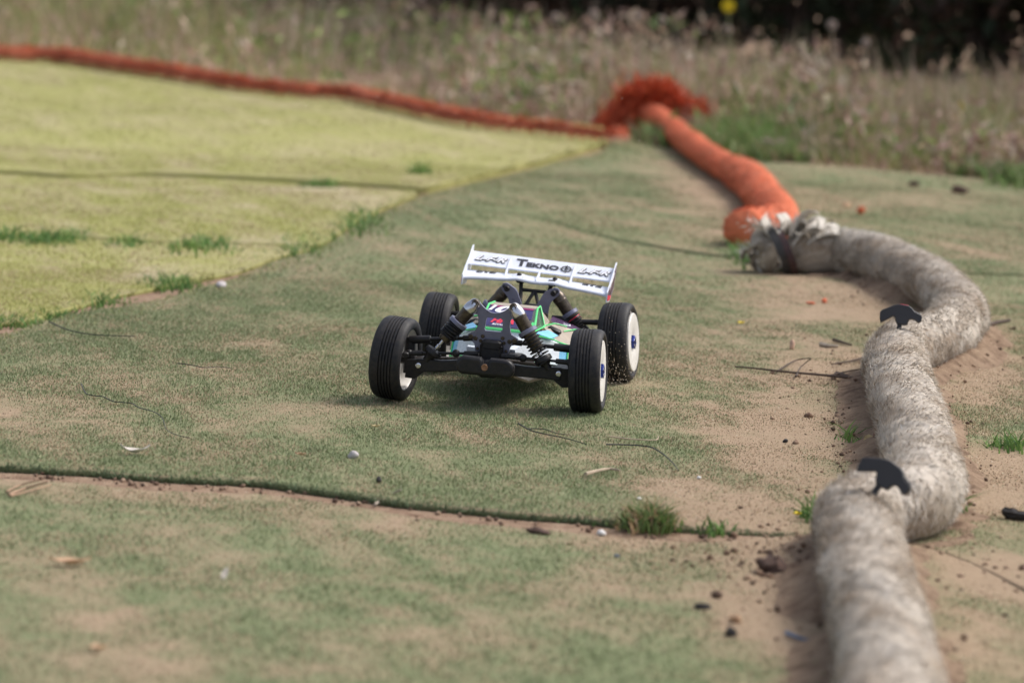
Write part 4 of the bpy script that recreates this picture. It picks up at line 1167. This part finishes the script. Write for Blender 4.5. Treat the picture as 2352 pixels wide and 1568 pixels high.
def meadow():
    n = 80000
    X = rng.uniform(-5.0, 4.6, n); Y = EDGE(X) + .12 + rng.uniform(0, 1, n) ** 1.25 * (9.0 - 6.6 * smooth01(-.9, .1, X))
    clump = fbm(X * 1.6, Y * 1.1, 201); c2 = fbm(X * 4, Y * 3, 202)
    d = Y - EDGE(X)
    keep = rng.uniform(0, 1, n) < np.clip((clump + .7 * (c2 - .5) - .30) * 3.2, .05, 1) * np.clip(d * 2.2 + .15, 0, 1)
    X, Y, d, clump, c2 = [a[keep] for a in (X, Y, d, clump, c2)]; n = len(X)
    right = np.clip((X + .1) / 1.2, 0, 1)
    hh = (.05 + .25 * np.clip(d / 1.6, 0, 1)) * rng.uniform(.4, 1.2, n) * (.45 + 1.0 * clump) * (1 - .38 * right) * (1 - .34 * smooth01(-1.7, -.5, X) * (1 - right))
    green = np.array([[.34, .40, .14], [.45, .48, .18], [.28, .37, .12], [.53, .51, .23]])
    dry = np.array([[.68, .53, .37], [.60, .43, .33], [.74, .60, .45], [.43, .28, .20], [.62, .43, .36]])
    pd = np.clip(.36 + .34 * right + 1.6 * (fbm(X * 2.2, Y * 1.5, 203) - .5), .05, .95)
    isd = rng.uniform(0, 1, n) < pd
    c = np.where(isd[:, None], dry[rng.integers(0, 5, n)], green[rng.integers(0, 4, n)]) * rng.uniform(.65, 1.1, n)[:, None] * ((.55 + .8 * fbm(X * 3, Y * 2.4, 260)) * (1 - .24 * right))[:, None]
    V, F, C = grass_mesh(X, Y, hgt(X, Y) - .003, hh, .007 * rng.uniform(.6, 1.5, n), rng.uniform(.1, .9, n), c)
    o = np_mesh('meadow_grass', V, F, M_GRASS, cols=C)
    tag(o, 'tall half dry meadow grass behind the orange rope', 'grass', kind='stuff')
    # tangled stems, seed heads and broad leaves give the verge its coarse look
    n = 34000
    X = rng.uniform(-5.0, 4.6, n); Y = EDGE(X) + .15 + rng.uniform(0, 1, n) ** 1.2 * (7.0 - 4.8 * smooth01(-.9, .1, X))
    cl = fbm(X * 2.4, Y * 1.8, 240); right = np.clip((X + .1) / 1.2, 0, 1)
    k = rng.uniform(0, 1, n) < np.clip((cl - .36) * 3.5, .04, 1); X, Y, cl, right = X[k], Y[k], cl[k], right[k]; n = len(X)
    top = (.06 + .22 * np.clip((Y - EDGE(X)) / 1.2, 0, 1)) * (.4 + 1.1 * cl) * (1 - .25 * right) * (1 - .25 * smooth01(-1.7, -.5, X) * (1 - right))
    Z = top * rng.uniform(.15, 1.1, n)
    u = rng.normal(0, 1, (n, 3)); u[:, 2] *= 1.6; u /= np.linalg.norm(u, axis=1)[:, None]
    v = np.cross(u, rng.normal(0, 1, (n, 3))); v /= np.linalg.norm(v, axis=1)[:, None]
    sz = rng.uniform(.010, .030, n)[:, None]; c0 = np.stack([X, Y, Z], 1)
    V = np.stack([c0 - u * sz, c0 + v * sz * .28, c0 + u * sz, c0 - v * sz * .28], 1).reshape(-1, 3)
    pk = fbm(X * 3.1, Y * 2.2, 250) + .25 * right + rng.normal(0, .12, n)
    gpal = np.array([[.26, .36, .10], [.37, .46, .15], [.20, .30, .09]]); tpal = np.array([[.69, .52, .39], [.60, .42, .33], [.76, .63, .50], [.40, .25, .18], [.52, .33, .27]])
    cc = np.where((pk > .47)[:, None], tpal[rng.integers(0, 5, n)], gpal[rng.integers(0, 3, n)]) * rng.uniform(.6, 1.15, n)[:, None] * ((.5 + .8 * fbm(X * 3, Y * 2.4, 260)) * (1 - .26 * right))[:, None]
    o = np_mesh('weed_tangle', V, np.arange(4 * n).reshape(-1, 4), M_GRASS, cols=np.repeat(cc, 4, 0), smooth=False)
    tag(o, 'tangled brown and green weed stems among the meadow grass', 'weeds', kind='stuff')
    # single dry stalks standing taller than the rest, against the dark bushes
    n = 900
    X = rng.uniform(-.9, 2.6, n); Y = EDGE(X) + rng.uniform(.7, 2.4, n)
    pal = np.array([[.58, .45, .36], [.46, .34, .27], [.66, .54, .44], [.36, .33, .18]])
    V, F, C = grass_mesh(X, Y, hgt(X, Y), rng.uniform(.16, .36, n) * (1 - .12 * np.clip(X, 0, 2)), .006 * rng.uniform(.6, 1.4, n), rng.uniform(.05, .5, n), pal[rng.integers(0, 4, n)])
    tag(np_mesh('dry_stalks', V, F, M_GRASS, cols=C), 'tall dry stalks before the dark bushes', 'weeds', kind='stuff')
    # low green weeds along the near margin at the right
    n = 16000
    X = rng.uniform(.3, 2.6, n); Y = EDGE(X) + rng.normal(.12, .16, n) + .05
    k = fbm(X * 2.2, Y * 2.5, 220) > .50 - .05 * smooth01(1.0, 1.3, X); X, Y = X[k], Y[k]; n = len(X)
    pal = np.array([[.12, .20, .06], [.17, .26, .08], [.24, .31, .12], [.24, .19, .12]])
    V, F, C = grass_mesh(X, Y, hgt(X, Y) + .004, rng.uniform(.02, .075, n), .009 * rng.uniform(.6, 1.5, n), rng.uniform(.3, 1.1, n), pal[rng.integers(0, 4, n)] * rng.uniform(.7, 1.2, n)[:, None], 2)
    o = np_mesh('low_weeds', V, F, M_GRASS, cols=C)
    tag(o, 'low bright green weeds along the turf margin at the right', 'weeds', kind='stuff')
meadow()

M_BARK = basic('bark', (.07, .05, .04), .9, var=.3, scale=20)
def bush(label, x, y, rx, rz, seed, pal, n=5200, gap=.0):
    r = np.random.default_rng(seed)
    root = empty('bush', (x, y, float(hgt(x, y))))
    tag(root, label, 'bush', 'dark bushes behind the meadow')
    d = r.normal(0, 1, (n, 3)); d /= np.linalg.norm(d, axis=1)[:, None]
    rad = r.uniform(.35, 1, n) ** .5
    lob = 1 + .35 * (fbm(np.arctan2(d[:, 1], d[:, 0]) * 2 + seed, d[:, 2] * 3, seed) - .5) * 2
    c = d * (rad * lob)[:, None] * np.array([rx, rx * .8, rz * .55]) + np.array([0, 0, rz * .52])
    k = c[:, 2] > .03; c = c[k]; n = len(c)
    u = r.normal(0, 1, (n, 3)); u /= np.linalg.norm(u, axis=1)[:, None]
    v = np.cross(u, r.normal(0, 1, (n, 3))); v /= np.linalg.norm(v, axis=1)[:, None]
    s = r.uniform(.022, .05, n)[:, None]
    V = np.stack([c - u * s, c + v * s * .5, c + u * s, c - v * s * .5], 1).reshape(-1, 3)
    pal = np.array(pal); cc = pal[r.integers(0, len(pal), n)] * r.uniform(.6, 1.3, n)[:, None]
    f = np_mesh('foliage', V, np.arange(4 * n).reshape(-1, 4), M_GRASS, root, np.repeat(cc, 4, 0), smooth=False)
    tag(f, kind='stuff')
    for i in range(7):
        a = r.uniform(0, 6.28); p = Vector((math.cos(a) * .06, math.sin(a) * .06, -.03)); q = Vector((math.cos(a) * rx * .6, math.sin(a) * rx * .4, rz * r.uniform(.5, .85)))
        mb = MB(); mb.tube([p, p.lerp(q, .45) + Vector((0, 0, .15)), q], [.03, .018, .006], 6); mb.build('stem', M_BARK, root)
DK = [(.05, .07, .035), (.07, .09, .045), (.12, .08, .06), (.04, .045, .028)]
BRN = [(.17, .10, .078), (.12, .08, .06), (.24, .15, .115), (.07, .075, .045)]
GRN = [(.04, .085, .03), (.03, .055, .025), (.055, .09, .04)]
bush('brown dry bush leftmost of the dark undergrowth', -1.75, 19.0, .6, .9, 41, BRN, 4000)
bush('brown bush at the top edge left of centre', -1.0, 16.6, .5, 1.0, 51, BRN + DK[:1], 4500)
bush('dark brown bush above the far end of the orange rope', -.05, 15.2, .6, 1.3, 42, BRN)
bush('dark brown bush behind the leftmost seed heads', .55, 14.3, .6, 1.6, 50, BRN + DK)
bush('darkest evergreen bush at the top right of centre', 1.05, 13.7, .55, 1.7, 43, DK)
bush('dark evergreen bush with brown stalks near the top right', 1.65, 13.2, .55, 1.7, 44, DK + BRN[:1])
bush('green leafed dark bush in the top right corner', 2.2, 12.9, .55, 1.6, 45, DK + GRN)
bush('dark bush beyond the top right corner', 2.95, 13.0, .7, 1.8, 46, DK)
bush('tall dark bush filling the gap above the seed heads', .35, 16.2, .9, 2.4, 47, DK, 6000)
bush('tall dark bush rearmost above the brown stalks', 1.5, 15.2, .9, 2.6, 48, DK, 6000)
bush('tall dark bush rearmost near the right edge', 2.7, 14.8, 1.0, 2.6, 49, DK, 6000)

M_YELLOW = basic('petal_yellow', (.82, .62, .02), .6, var=.1)
M_STEM = basic('weed_stem', (.20, .22, .10), .8, var=.3)
M_DRY = basic('dry_stalk', (.42, .33, .24), .85, var=.3)
M_FLUFF = basic('seed_fluff', (.60, .52, .47), .95, var=.1)
def weed_flower(label, px, py, dist, r, mat, name, cat, group, stem=M_STEM):
    r = r * (.62 if cat != 'flower' else 1); p = Q(px, py, dist); g = float(hgt(p.x, p.y))
    root = empty(name, (p.x, p.y, g)); tag(root, label, cat, group)
    top = Vector((0, 0, p.z - g))
    mb = MB(); mb.tube([(random.uniform(-.03, .03), random.uniform(-.03, .03), 0), top * .5 + Vector((.012, 0, 0)), top], [.004, .003, .0025], 6); mb.build('stem', stem, root)
    if cat == 'flower':
        for k in range(11):
            a = 2 * math.pi * k / 11
            mb = MB(); c, s_ = math.cos(a), math.sin(a)
            tilt = lambda rr, w: top + Vector((c * rr - s_ * w, -.3 * r - .25 * (s_ * rr + c * w), s_ * rr + c * w))
            mb.panel([tilt(r * .15, -r * .12), tilt(r * .8, -r * .2), tilt(r, 0), tilt(r * .8, r * .2), tilt(r * .15, r * .12)], .0012); mb.build('petal', mat, root)
        mb = MB(); mb.ball(top + Vector((0, -.3 * r, 0)), r * .34, 10, 6, (1, .7, 1)); mb.build('flower_centre', mat, root)
    else:
        n = 260; rr = np.random.default_rng(int(px))
        D = rr.normal(0, 1, (n, 3)); D /= np.linalg.norm(D, axis=1)[:, None]
        sd = np.cross(D, rr.normal(0, 1, (n, 3))); sd /= np.linalg.norm(sd, axis=1)[:, None]
        c0 = np.array(top)
        V = np.stack([c0 + D * r * .15, c0 + D * r + sd * r * .13, c0 + D * r - sd * r * .13], 1).reshape(-1, 3)
        o = np_mesh('seed_fluff', V, np.arange(3 * n).reshape(-1, 3), mat, root, smooth=False); tag(o, kind='stuff')
    for k in range(3):
        t = .25 + .2 * k; a = random.uniform(0, 6.28); b = top * t
        mb = MB(); d = Vector((math.cos(a), math.sin(a), .6)) * .05; sdv = Vector((-math.sin(a), math.cos(a), 0)) * .008
        mb.panel([b, b + d * .5 + sdv, b + d, b + d * .5 - sdv], .001); mb.build('leaf', stem, root)
    return root
FG = 'yellow flowers in the meadow'
weed_flower('yellow flower on a tall weed at the top edge', 1673, 14, 12.0, .023, M_YELLOW, 'yellow_flower', 'flower', FG)
weed_flower('yellow flower low in the brown grass at the right', 2200, 248, 11.0, .022, M_YELLOW, 'yellow_flower', 'flower', FG)
for px, py, r, lab in [(1521, 46, .021, 'brightest fluffy seed head against the dark bushes'), (1671, 68, .021, 'fluffy seed head below the upper yellow flower'), (1276, 42, .026, 'dull fluffy seed head leftmost against the dark bushes'),
                       (1364, 34, .026, 'fluffy seed head second from the left against the dark bushes'), (1466, 38, .020, 'small fluffy seed head just left of the brightest one'), (1911, 58, .024, 'fluffy seed head right of centre before the dark bushes'),
                       (1989, 100, .022, 'tall pale seed head nearest the top right bush'), (1866, 190, .018, 'fluffy seed head amid the brown grass above the green weeds'), (1774, 246, .018, 'pale seed head above the bright green weeds')]:
    weed_flower(lab, px, py, 12.0, r, M_FLUFF, 'seed_head', 'seed head', 'fluffy seed heads in the meadow', M_DRY)

# ------------------------------------------------------------------ grass tufts in the seams
def tuft(label, px, py, n, w, h, depth=.03, pal=None, dry=0.0, seed=0):
    c = SF(px, py)
    r = np.random.default_rng(int(px * 7 + py))
    X = r.normal(0, w / 2, n); Y = r.normal(0, depth, n)
    pal = np.array(pal or [[.10, .21, .05], [.15, .28, .075], [.21, .34, .10], [.08, .16, .045]])
    cc = pal[r.integers(0, len(pal), n)]
    dr = r.uniform(0, 1, n) < dry
    cc = np.where(dr[:, None], np.array([.40, .27, .15]), cc) * r.uniform(.7, 1.2, n)[:, None]
    hh = h * r.uniform(.4, 1.15, n) * np.exp(-(X / w) ** 2)
    global rng
    keep, rng = rng, r
    V, F, C = grass_mesh(X, Y, np.zeros(n) - .004, hh, .0042 * r.uniform(.6, 1.3, n), r.uniform(.3, 1.2, n), cc, 3)
    rng = keep
    o = empty('grass_tuft', c)
    tag(np_mesh('blades', V, F, M_GRASS, o, C), kind='stuff')
    tag(o, label, 'grass tuft', 'grass tufts growing through the seams')
for a in [('big weedy grass tuft with dry stalks at the soil seam in front of the buggy', 1490, 1202, 420, .036, .034, .022, [[.08, .14, .04], [.12, .19, .055], [.17, .24, .08]], .35),
          ('small grass tuft in the seam just left of the big weedy tuft', 1345, 1195, 120, .05, .018, .012),
          ('thin grass sprig in the soil right of the big weedy tuft', 1640, 1215, 40, .03, .022, .02),
          ('thin grass sprout at the left of the near soil seam', 455, 1108, 60, .018, .02, .01),
          ('green grass tuft at the right edge on the sand', 2328, 1030, 110, .045, .032, .02),
          ('grass tuft beside the brown leaf left of the grey tube', 1950, 1010, 40, .02, .035, .02),
          ('wide bright grass tuft on the yellow turf border left of the pebble', 388, 660, 320, .075, .032, .04),
          ('bright grass tuft higher on the yellow turf border', 690, 572, 330, .085, .034, .12),
          ('dull grass tuft on the yellow turf border nearest the middle seam end', 826, 512, 220, .07, .03, .16),
          ('sparse grass tuft low on the yellow turf border at the far left', 120, 728, 220, .07, .022, .05),
          ('grass tuft in the lower left corner of the yellow turf', 25, 748, 240, .08, .028, .03),
          ('small grass tuft between the two lowest border tufts', 230, 695, 180, .06, .025, .05),
          ('dark wide grass tuft in the near yellow seam', 105, 552, 300, .075, .03, .05),
          ('grass tuft at the left end of the near yellow seam', 15, 545, 160, .05, .03, .05),
          ('short grass tuft just right of the dark wide one', 165, 543, 160, .05, .022, .05),
          ('low grass tuft in the middle of the near yellow seam', 292, 558, 180, .055, .022, .05),
          ('grass tuft farthest right in the near yellow seam', 465, 565, 260, .075, .032, .06),
          ('grass tuft on the far yellow seam', 742, 428, 160, .06, .03, .05),
          ('lone small plant standing on the far yellow strip', 965, 398, 70, .03, .05, .02),
          ('green weed under the frayed grey knot', 1745, 592, 200, .07, .05, .08),
          ('blurred green tuft at the foot of the grey tube in the foreground', 2010, 1590, 200, .08, .03, .05),
          ('grass blades beside the near grey tube at its inner kink', 1872, 1190, 60, .02, .04, .02),
          ('grass blades on the right where the grey tube kinks', 2190, 1180, 50, .02, .04, .02)]:
    tuft(*a)
tuft('bright green bush of weeds right of the orange knot', 1712, 338, 1300, .17, .12, .16, [[.16, .30, .07], [.24, .38, .10], [.12, .22, .06]])

# ------------------------------------------------------------------ litter on the turf
M_TWIG = basic('twig_bark', (.075, .05, .038), .85, var=.3, scale=200)
M_WIRE = basic('dark_thread', (.022, .024, .028), .6, var=.3)
def strand(name, label, cat, pts, r, mat, lift=.004, group=None, branches=()):
    g = [SF(a, b, lift + (c[0] if c else 0)) for a, b, *c in pts]
    o0 = g[0].copy()
    mb = MB(); path = catmull([p - o0 for p in g], .01); mb.tube(path, [r * (1 - .5 * i / len(path)) for i in range(len(path))], 6)
    o = mb.build(name, mat); o.location = o0
    tag(o, label, cat, group)
    for br in branches:
        gg = [SF(a, b, lift + (c[0] if c else 0)) - o0 for a, b, *c in br]
        mb = MB(); pp = catmull(gg, .01); mb.tube(pp, [r * .7 * (1 - .5 * i / len(pp)) for i in range(len(pp))], 6); mb.build('side_shoot', mat, o)
    return o
strand('twig', 'thin forked dark twig lying on the sand left of the grey tube', 'twig', [(1960, 868), (1900, 862), (1800, 853), (1720, 844), (1688, 842)], .0022, M_TWIG, .005,
       branches=[[(1785, 852), (1810, 836), (1832, 826), (1862, 822, .01)], [(1828, 864), (1840, 842), (1862, 824, .012)], [(1905, 862), (1950, 852), (1985, 846)]])
strand('bark_piece', 'dark splintered bark piece at the thick end of the twig', 'bark', [(1922, 858), (1945, 864), (1968, 868)], .0042, M_TWIG, .003)
strand('twig', 'short dark twig just above the forked twig by the tube', 'twig', [(1990, 818), (1960, 828), (1910, 836)], .002, M_TWIG, .004)
strand('twig', 'stubby dark twig pointing to the tube below the anchor', 'twig', [(1915, 780), (1935, 786), (1955, 792)], .003, M_TWIG, .004)
strand('twig', 'pale broken twig left of the farther anchor', 'twig', [(1885, 790), (1905, 794), (1925, 795)], .004, M_FRAY2, .004)
strand('twig', 'blurred dark twig leaning to the grey tube in the foreground', 'twig', [(1838, 1338), (1870, 1326), (1900, 1312, .02)], .0045, M_TWIG, .004)
strand('twig', 'dark twig right of the grey tube below the bend', 'twig', [(2270, 745), (2300, 738), (2320, 735)], .004, M_TWIG, .004)
strand('thread', 'dark thread snaking over the turf at the left', 'thread', [(186, 880), (200, 905), (235, 910), (262, 922), (300, 925), (320, 936), (350, 944), (372, 958), (382, 985), (405, 998), (438, 1006)], .0008, M_WIRE, .005)
strand('thread', 'short dark thread left of the front wheel', 'thread', [(408, 834), (440, 838), (470, 844), (500, 842), (530, 845)], .0008, M_WIRE, .005)
strand('thread', 'forked dark thread in front of the buggy', 'thread', [(1190, 972), (1220, 988), (1260, 998), (1300, 1006), (1348, 1020)], .0010, M_WIRE, .005, branches=[[(1215, 984), (1250, 985), (1280, 995), (1310, 998)]])
strand('thread', 'curved dark thread right of the forked one', 'thread', [(1392, 1020), (1440, 1021), (1490, 1025), (1520, 1040), (1545, 1062), (1558, 1080)], .0010, M_WIRE, .005)
strand('thread', 'dark thread at the foot of the yellow turf far left', 'thread', [(112, 738), (150, 755), (190, 765), (240, 770), (310, 772)], .0012, M_WIRE, .005)
strand('straw', 'pale dry straw in front of the right front wheel', 'straw', [(1345, 1088), (1375, 1080), (1400, 1076), (1424, 1080)], .0024, M_DRY, .005)
strand('straw', 'thin bent straw right of the front wheel', 'straw', [(1400, 1002), (1450, 1008), (1505, 1010), (1512, 1002)], .0012, M_DRY, .005)
strand('straw', 'grey straw standing on the soil seam', 'straw', [(860, 1158), (890, 1140), (922, 1124, .01)], .0018, M_FRAY2, .004)
M_LEAFT0 = basic('red_brown_straw', (.36, .23, .15), .8, var=.3)
strand('straw', 'dry grass wisp at the left end of the soil seam', 'straw', [(20, 1135), (60, 1120), (110, 1106, .01)], .0018, M_LEAFT0, .004, branches=[[(15, 1128), (50, 1112), (100, 1100, .012)], [(25, 1138), (70, 1126), (118, 1112)]])

M_LEAFW = basic('bleached_leaf', (.62, .56, .50), .8, var=.15, scale=80)
M_LEAFT = basic('tan_leaf', (.52, .33, .20), .75, var=.3, scale=80)
M_LEAFR = basic('red_brown_leaf', (.30, .09, .045), .7, var=.5, scale=60)
M_LEAFY = basic('straw_leaf', (.58, .46, .25), .7, var=.25, scale=60)
def leaf(label, px, py, length, width, az, mat, curl=.3, stand=0.0, name='dead_leaf', cat='leaf'):
    c = SF(px, py, .004)
    n, m = 9, 5; mb = MB(); vs, fs = [], []
    ca, sa = math.cos(az), math.sin(az)
    for layer in (0, 1):
        for i in range(n):
            t = i / (n - 1); w = width * math.sin(math.pi * min(max(t, .03), .97)) ** .7
            for j in range(m):
                q = j / (m - 1) * 2 - 1
                x = (t - .5) * length; y = q * w / 2
                z = curl * length * ((t - .5) ** 2) * 2 + abs(q) * w * .25 + .001 * math.sin(9 * t + 4 * q) - layer * .0007
                vs.append((x * ca - y * sa, x * sa + y * ca, z))
    L = n * m
    for i in range(n - 1):
        for j in range(m - 1):
            a = i * m + j
            fs.append((a, a + m, a + m + 1, a + 1)); fs.append((L + a, L + a + 1, L + a + m + 1, L + a + m))
    for i in range(n - 1):
        a = i * m; fs.append((a, L + a, L + a + m, a + m)); a = i * m + m - 1; fs.append((a, a + m, L + a + m, L + a))
    for j in range(m - 1):
        fs.append((j, j + 1, L + j + 1, L + j)); a = (n - 1) * m + j; fs.append((a + 1, a, L + a, L + a + 1))
    o = mb.add(vs, fs).build(name, mat)
    o.location = c; o.rotation_euler = (stand, 0, 0)
    tag(o, label, cat)
    return o
leaf('curled bleached leaf on the turf at the lower left', 310, 1037, .036, .012, .1, M_LEAFW, .5)
leaf('tan dry leaf in the left foreground', 160, 1292, .042, .014, .15, M_LEAFT, .25)
leaf('reddish leaf near the lower left corner', 225, 1487, .018, .010, .4, M_LEAFT, .2)
leaf('white feather standing in the left foreground', 516, 1318, .016, .006, 1.3, M_LEAFW, .2, .8, 'feather', 'feather')
big = leaf('brown and yellow leaf propped against the grey tube', 2002, 1030, .036, .026, 1.9, M_LEAFY, .25, 1.0)
mb = MB(); mb.panel([(.000, .004, .012), (.012, .006, .014), (.010, .010, .022), (.0, .010, .026)], .0012); mb.build('red_leaf_tip', M_LEAFR, big)
leaf('small yellow petal on the turf right of the rear wheel', 1702, 741, .012, .007, .5, M_YELLOW, .2, 0, 'yellow_petal', 'petal')
leaf('small yellow petal by the inner kink of the grey tube', 1832, 1179, .010, .007, .2, M_YELLOW, .2, 0, 'yellow_petal', 'petal')
leaf('pale yellow leaf scrap left of the front wheel', 862, 978, .012, .004, .2, M_LEAFY, .3)
leaf('thin pale leaf sliver beside the small pebble', 690, 1042, .014, .004, -.2, M_LEAFT, .3)

def stone(label, px, py, r, mat, seed, sc=(1, .8, .6), name='pebble', cat='pebble', group=None, sink=.25):
    c = SF(px, py)
    rr = np.random.default_rng(seed)
    mb = MB(); mb.ball((0, 0, 0), r, 14, 9, sc)
    ph = rr.uniform(0, 6, 6)
    rough = .16 if 'clod' in name or 'lump' in name else .04
    for v in mb.v:
        k = 1 + .16 * math.sin(v.x / r * 2.3 + ph[0]) * math.sin(v.y / r * 2 + ph[1]) + .12 * math.sin(v.z / r * 3.5 + ph[2] + v.x / r * 2)
        v *= k * (1 + rough * float(rr.normal(0, 1)))
    o = mb.build(name, mat, ang=50); o.location = c + Vector((0, 0, r * sc[2] * (1 - sink)))
    o.rotation_euler = (0, 0, rr.uniform(0, 6.28))
    tag(o, label, cat, group)
    return o
M_PEB = basic('grey_pebble', (.46, .42, .42), .8, var=.2, scale=150)
M_PEBW = basic('white_pebble', (.72, .70, .68), .75, var=.1, scale=150)
M_PEBP = basic('pink_stone', (.58, .38, .28), .8, var=.15, scale=120)
M_CLOD = basic('dark_clod', (.10, .06, .045), 1.0, var=.4, scale=150, bmp=.5, bscale=500)
M_CRUMB = basic('black_crumb', (.025, .022, .022), .9, var=.4, scale=200)
M_ORANGE = basic('orange_scrap', (.70, .16, .07), .8, var=.2)
M_BLUEP = basic('blue_scrap', (.10, .14, .22), .6, var=.2)
stone('grey pebble lying by the yellow turf border', 508, 660, .010, M_PEB, 1, (1.3, .8, .6))
stone('small grey pebble on the turf in front of the buggy', 811, 1052, .0062, M_PEB, 2, (1.2, .8, .75))
stone('pink flat stone on the sand right of the rear wheel', 1819, 803, .0075, M_PEBP, 3, (.8, .6, 1.1))
stone('white pebble on the soil under the big weedy tuft', 1380, 1229, .0055, M_PEBW, 4)
stone('tiny white pebble nearest the curved dark thread', 1605, 1099, .0032, M_PEBW, 5)
stone('tiny white pebble above the big weedy tuft', 1468, 1147, .0032, M_PEBW, 6)
stone('dark double clod left of the white pebble', 1237, 1226, .008, M_CLOD, 7, (1.6, .8, .5), 'soil_clod', 'clod')
stone('largest brown clod left of the grey tube in the foreground', 1776, 1314, .014, M_CLOD, 8, (1.1, .9, .75), 'soil_clod', 'clod')
stone('black lump at the right edge on the sand', 2335, 1193, .0095, M_CRUMB, 9, (1.7, .8, .7), 'black_lump', 'lump')
stone('small black pebble in the sand left of the near tube', 1803, 1016, .0034, M_CRUMB, 10, (1, 1, .8))
stone('black crumb at the left end of the near turf edge', 869, 1107, .0034, M_CRUMB, 11, (1, 1, 1.1))
stone('orange scrap on the turf beyond the grey bend', 1978, 491, .011, M_ORANGE, 12, (1, .7, .9), 'turf_scrap', 'scrap')
stone('pale orange scrap just left of the brighter one', 1945, 474, .010, M_LEAFT, 13, (1.3, .7, .4), 'turf_scrap', 'scrap')
stone('faint orange scrap below the grey knot', 1862, 698, .006, M_ORANGE, 14, (1.4, .7, .4), 'turf_scrap', 'scrap')
stone('red scrap under the frayed grey knot', 1893, 695, .005, M_ORANGE, 15, (1, .7, .9), 'turf_scrap', 'scrap')
stone('blurred red clod in the lower right foreground sand', 1690, 1428, .006, M_LEAFT, 16, (1.2, .8, .7), 'soil_clod', 'clod')
stone('dark clod behind the orange scrap near the meadow', 2205, 445, .014, M_CLOD, 17, (1.2, .8, .8), 'soil_clod', 'clod')
stone('smaller dark clod left of the far clod', 2100, 428, .010, M_CLOD, 18, (1.2, .8, .8), 'soil_clod', 'clod')
stone('dark clod beside the blue crumb on the near turf', 1612, 1398, .006, M_CRUMB, 19, (1.4, .8, .6), 'soil_clod', 'clod')
stone('lone dark clod on the foreground turf', 1678, 1460, .006, M_CRUMB, 20, (1, .8, .8), 'soil_clod', 'clod')
stone('tiny blue crumb on the foreground turf', 1416, 1278, .0028, M_BLUEP, 21, (1.2, .8, .6), 'plastic_crumb', 'crumb')
strand('plastic_strip', 'blurred blue plastic strip left of the foreground tube', 'plastic strip', [(1806, 1452), (1830, 1462), (1856, 1470)], .0024, M_BLUEP, .004)
stone('dark blue object at the right edge of the meadow margin', 2345, 352, .030, M_NUT, 22, (1.2, .8, .8), 'plastic_lump', 'lump')

def crumbs():
    """loose soil crumbs beside the tube and along the near seam"""
    n = 900
    px = np.concatenate([rng.normal(1740, 120, 150), rng.normal(1880, 60, 80), rng.uniform(0, 1450, 110), rng.uniform(1900, 2000, 80), rng.uniform(2130, 2352, 80)])
    py = np.concatenate([rng.normal(1270, 50, 150), rng.normal(880, 70, 80), np.zeros(110), rng.normal(1000, 60, 80), rng.normal(1280, 60, 80)])
    Vs, Fs, Cs, off = [], [], [], 0
    base = MB().ball((0, 0, 0), 1, 6, 4); bv = np.array([list(v) for v in base.v]); bf = [f for f in base.f]
    tri = []
    for f in bf:
        for k in range(1, len(f) - 1): tri.append((f[0], f[k], f[k + 1]))
    tri = np.array(tri)
    gq = np.array([list(q) for q in gpath]); gq = gq[(gq[:, 1] > 3.0) & (gq[:, 1] < 7.5)]
    nb = 420; kb_ = rng.integers(1, len(gq) - 1, nb); tv = gq[kb_ + 1] - gq[kb_ - 1]; tv /= np.linalg.norm(tv, axis=1)[:, None]
    so = rng.choice([-1, 1], nb) * (.045 + np.abs(rng.normal(0, .045, nb)))
    bank_x = gq[kb_, 0] + tv[:, 1] * so; bank_y = gq[kb_, 1] - tv[:, 0] * so
    px = np.concatenate([px, np.full(nb, -1.0)]); py = np.concatenate([py, np.full(nb, -1.0)])
    n0 = len(px) - nb
    for i in range(len(px)):
        if py[i] == -1:
            x, y = float(bank_x[i - n0]), float(bank_y[i - n0])
            p = Vector((x, y, float(surface(np.array([x]), np.array([y]))[0][0]) + .016 * math.exp(-((abs(so[i - n0]) - .03) / .045) ** 2))); r = min(rng.exponential(.0010) + .0007, .0034)
        elif py[i] == 0:
            x = float(rng.uniform(-.68, .30)); y = float(seam_j(np.array([x]))[0]) - abs(rng.normal(.025, .018)); z = .001; p = Vector((x, y, z + float(hgt(x, y))))
            r = rng.uniform(.001, .0035)
        else:
            p = SF(float(px[i]), float(py[i])); r = rng.exponential(.0009) + .0007
        v = bv * (1 + .25 * rng.normal(0, 1, (len(bv), 1)) * .6) * np.array([1.1, 1, .8]) * min(r, .006)
        Vs.append(v + np.array([p.x, p.y, p.z + r * .3])); Fs.append(tri + off); off += len(v)
        pal = [(.20, .125, .088), (.29, .195, .135), (.38, .27, .19), (.13, .085, .062)]
        Cs.append(np.repeat([pal[rng.integers(0, 4)]], len(v), 0))
    o = np_mesh('soil_crumbs', np.concatenate(Vs), np.concatenate(Fs), M_BLADE, cols=np.concatenate(Cs))
    tag(o, 'loose brown soil crumbs along the seam and beside the tube', 'soil', kind='stuff')
crumbs()
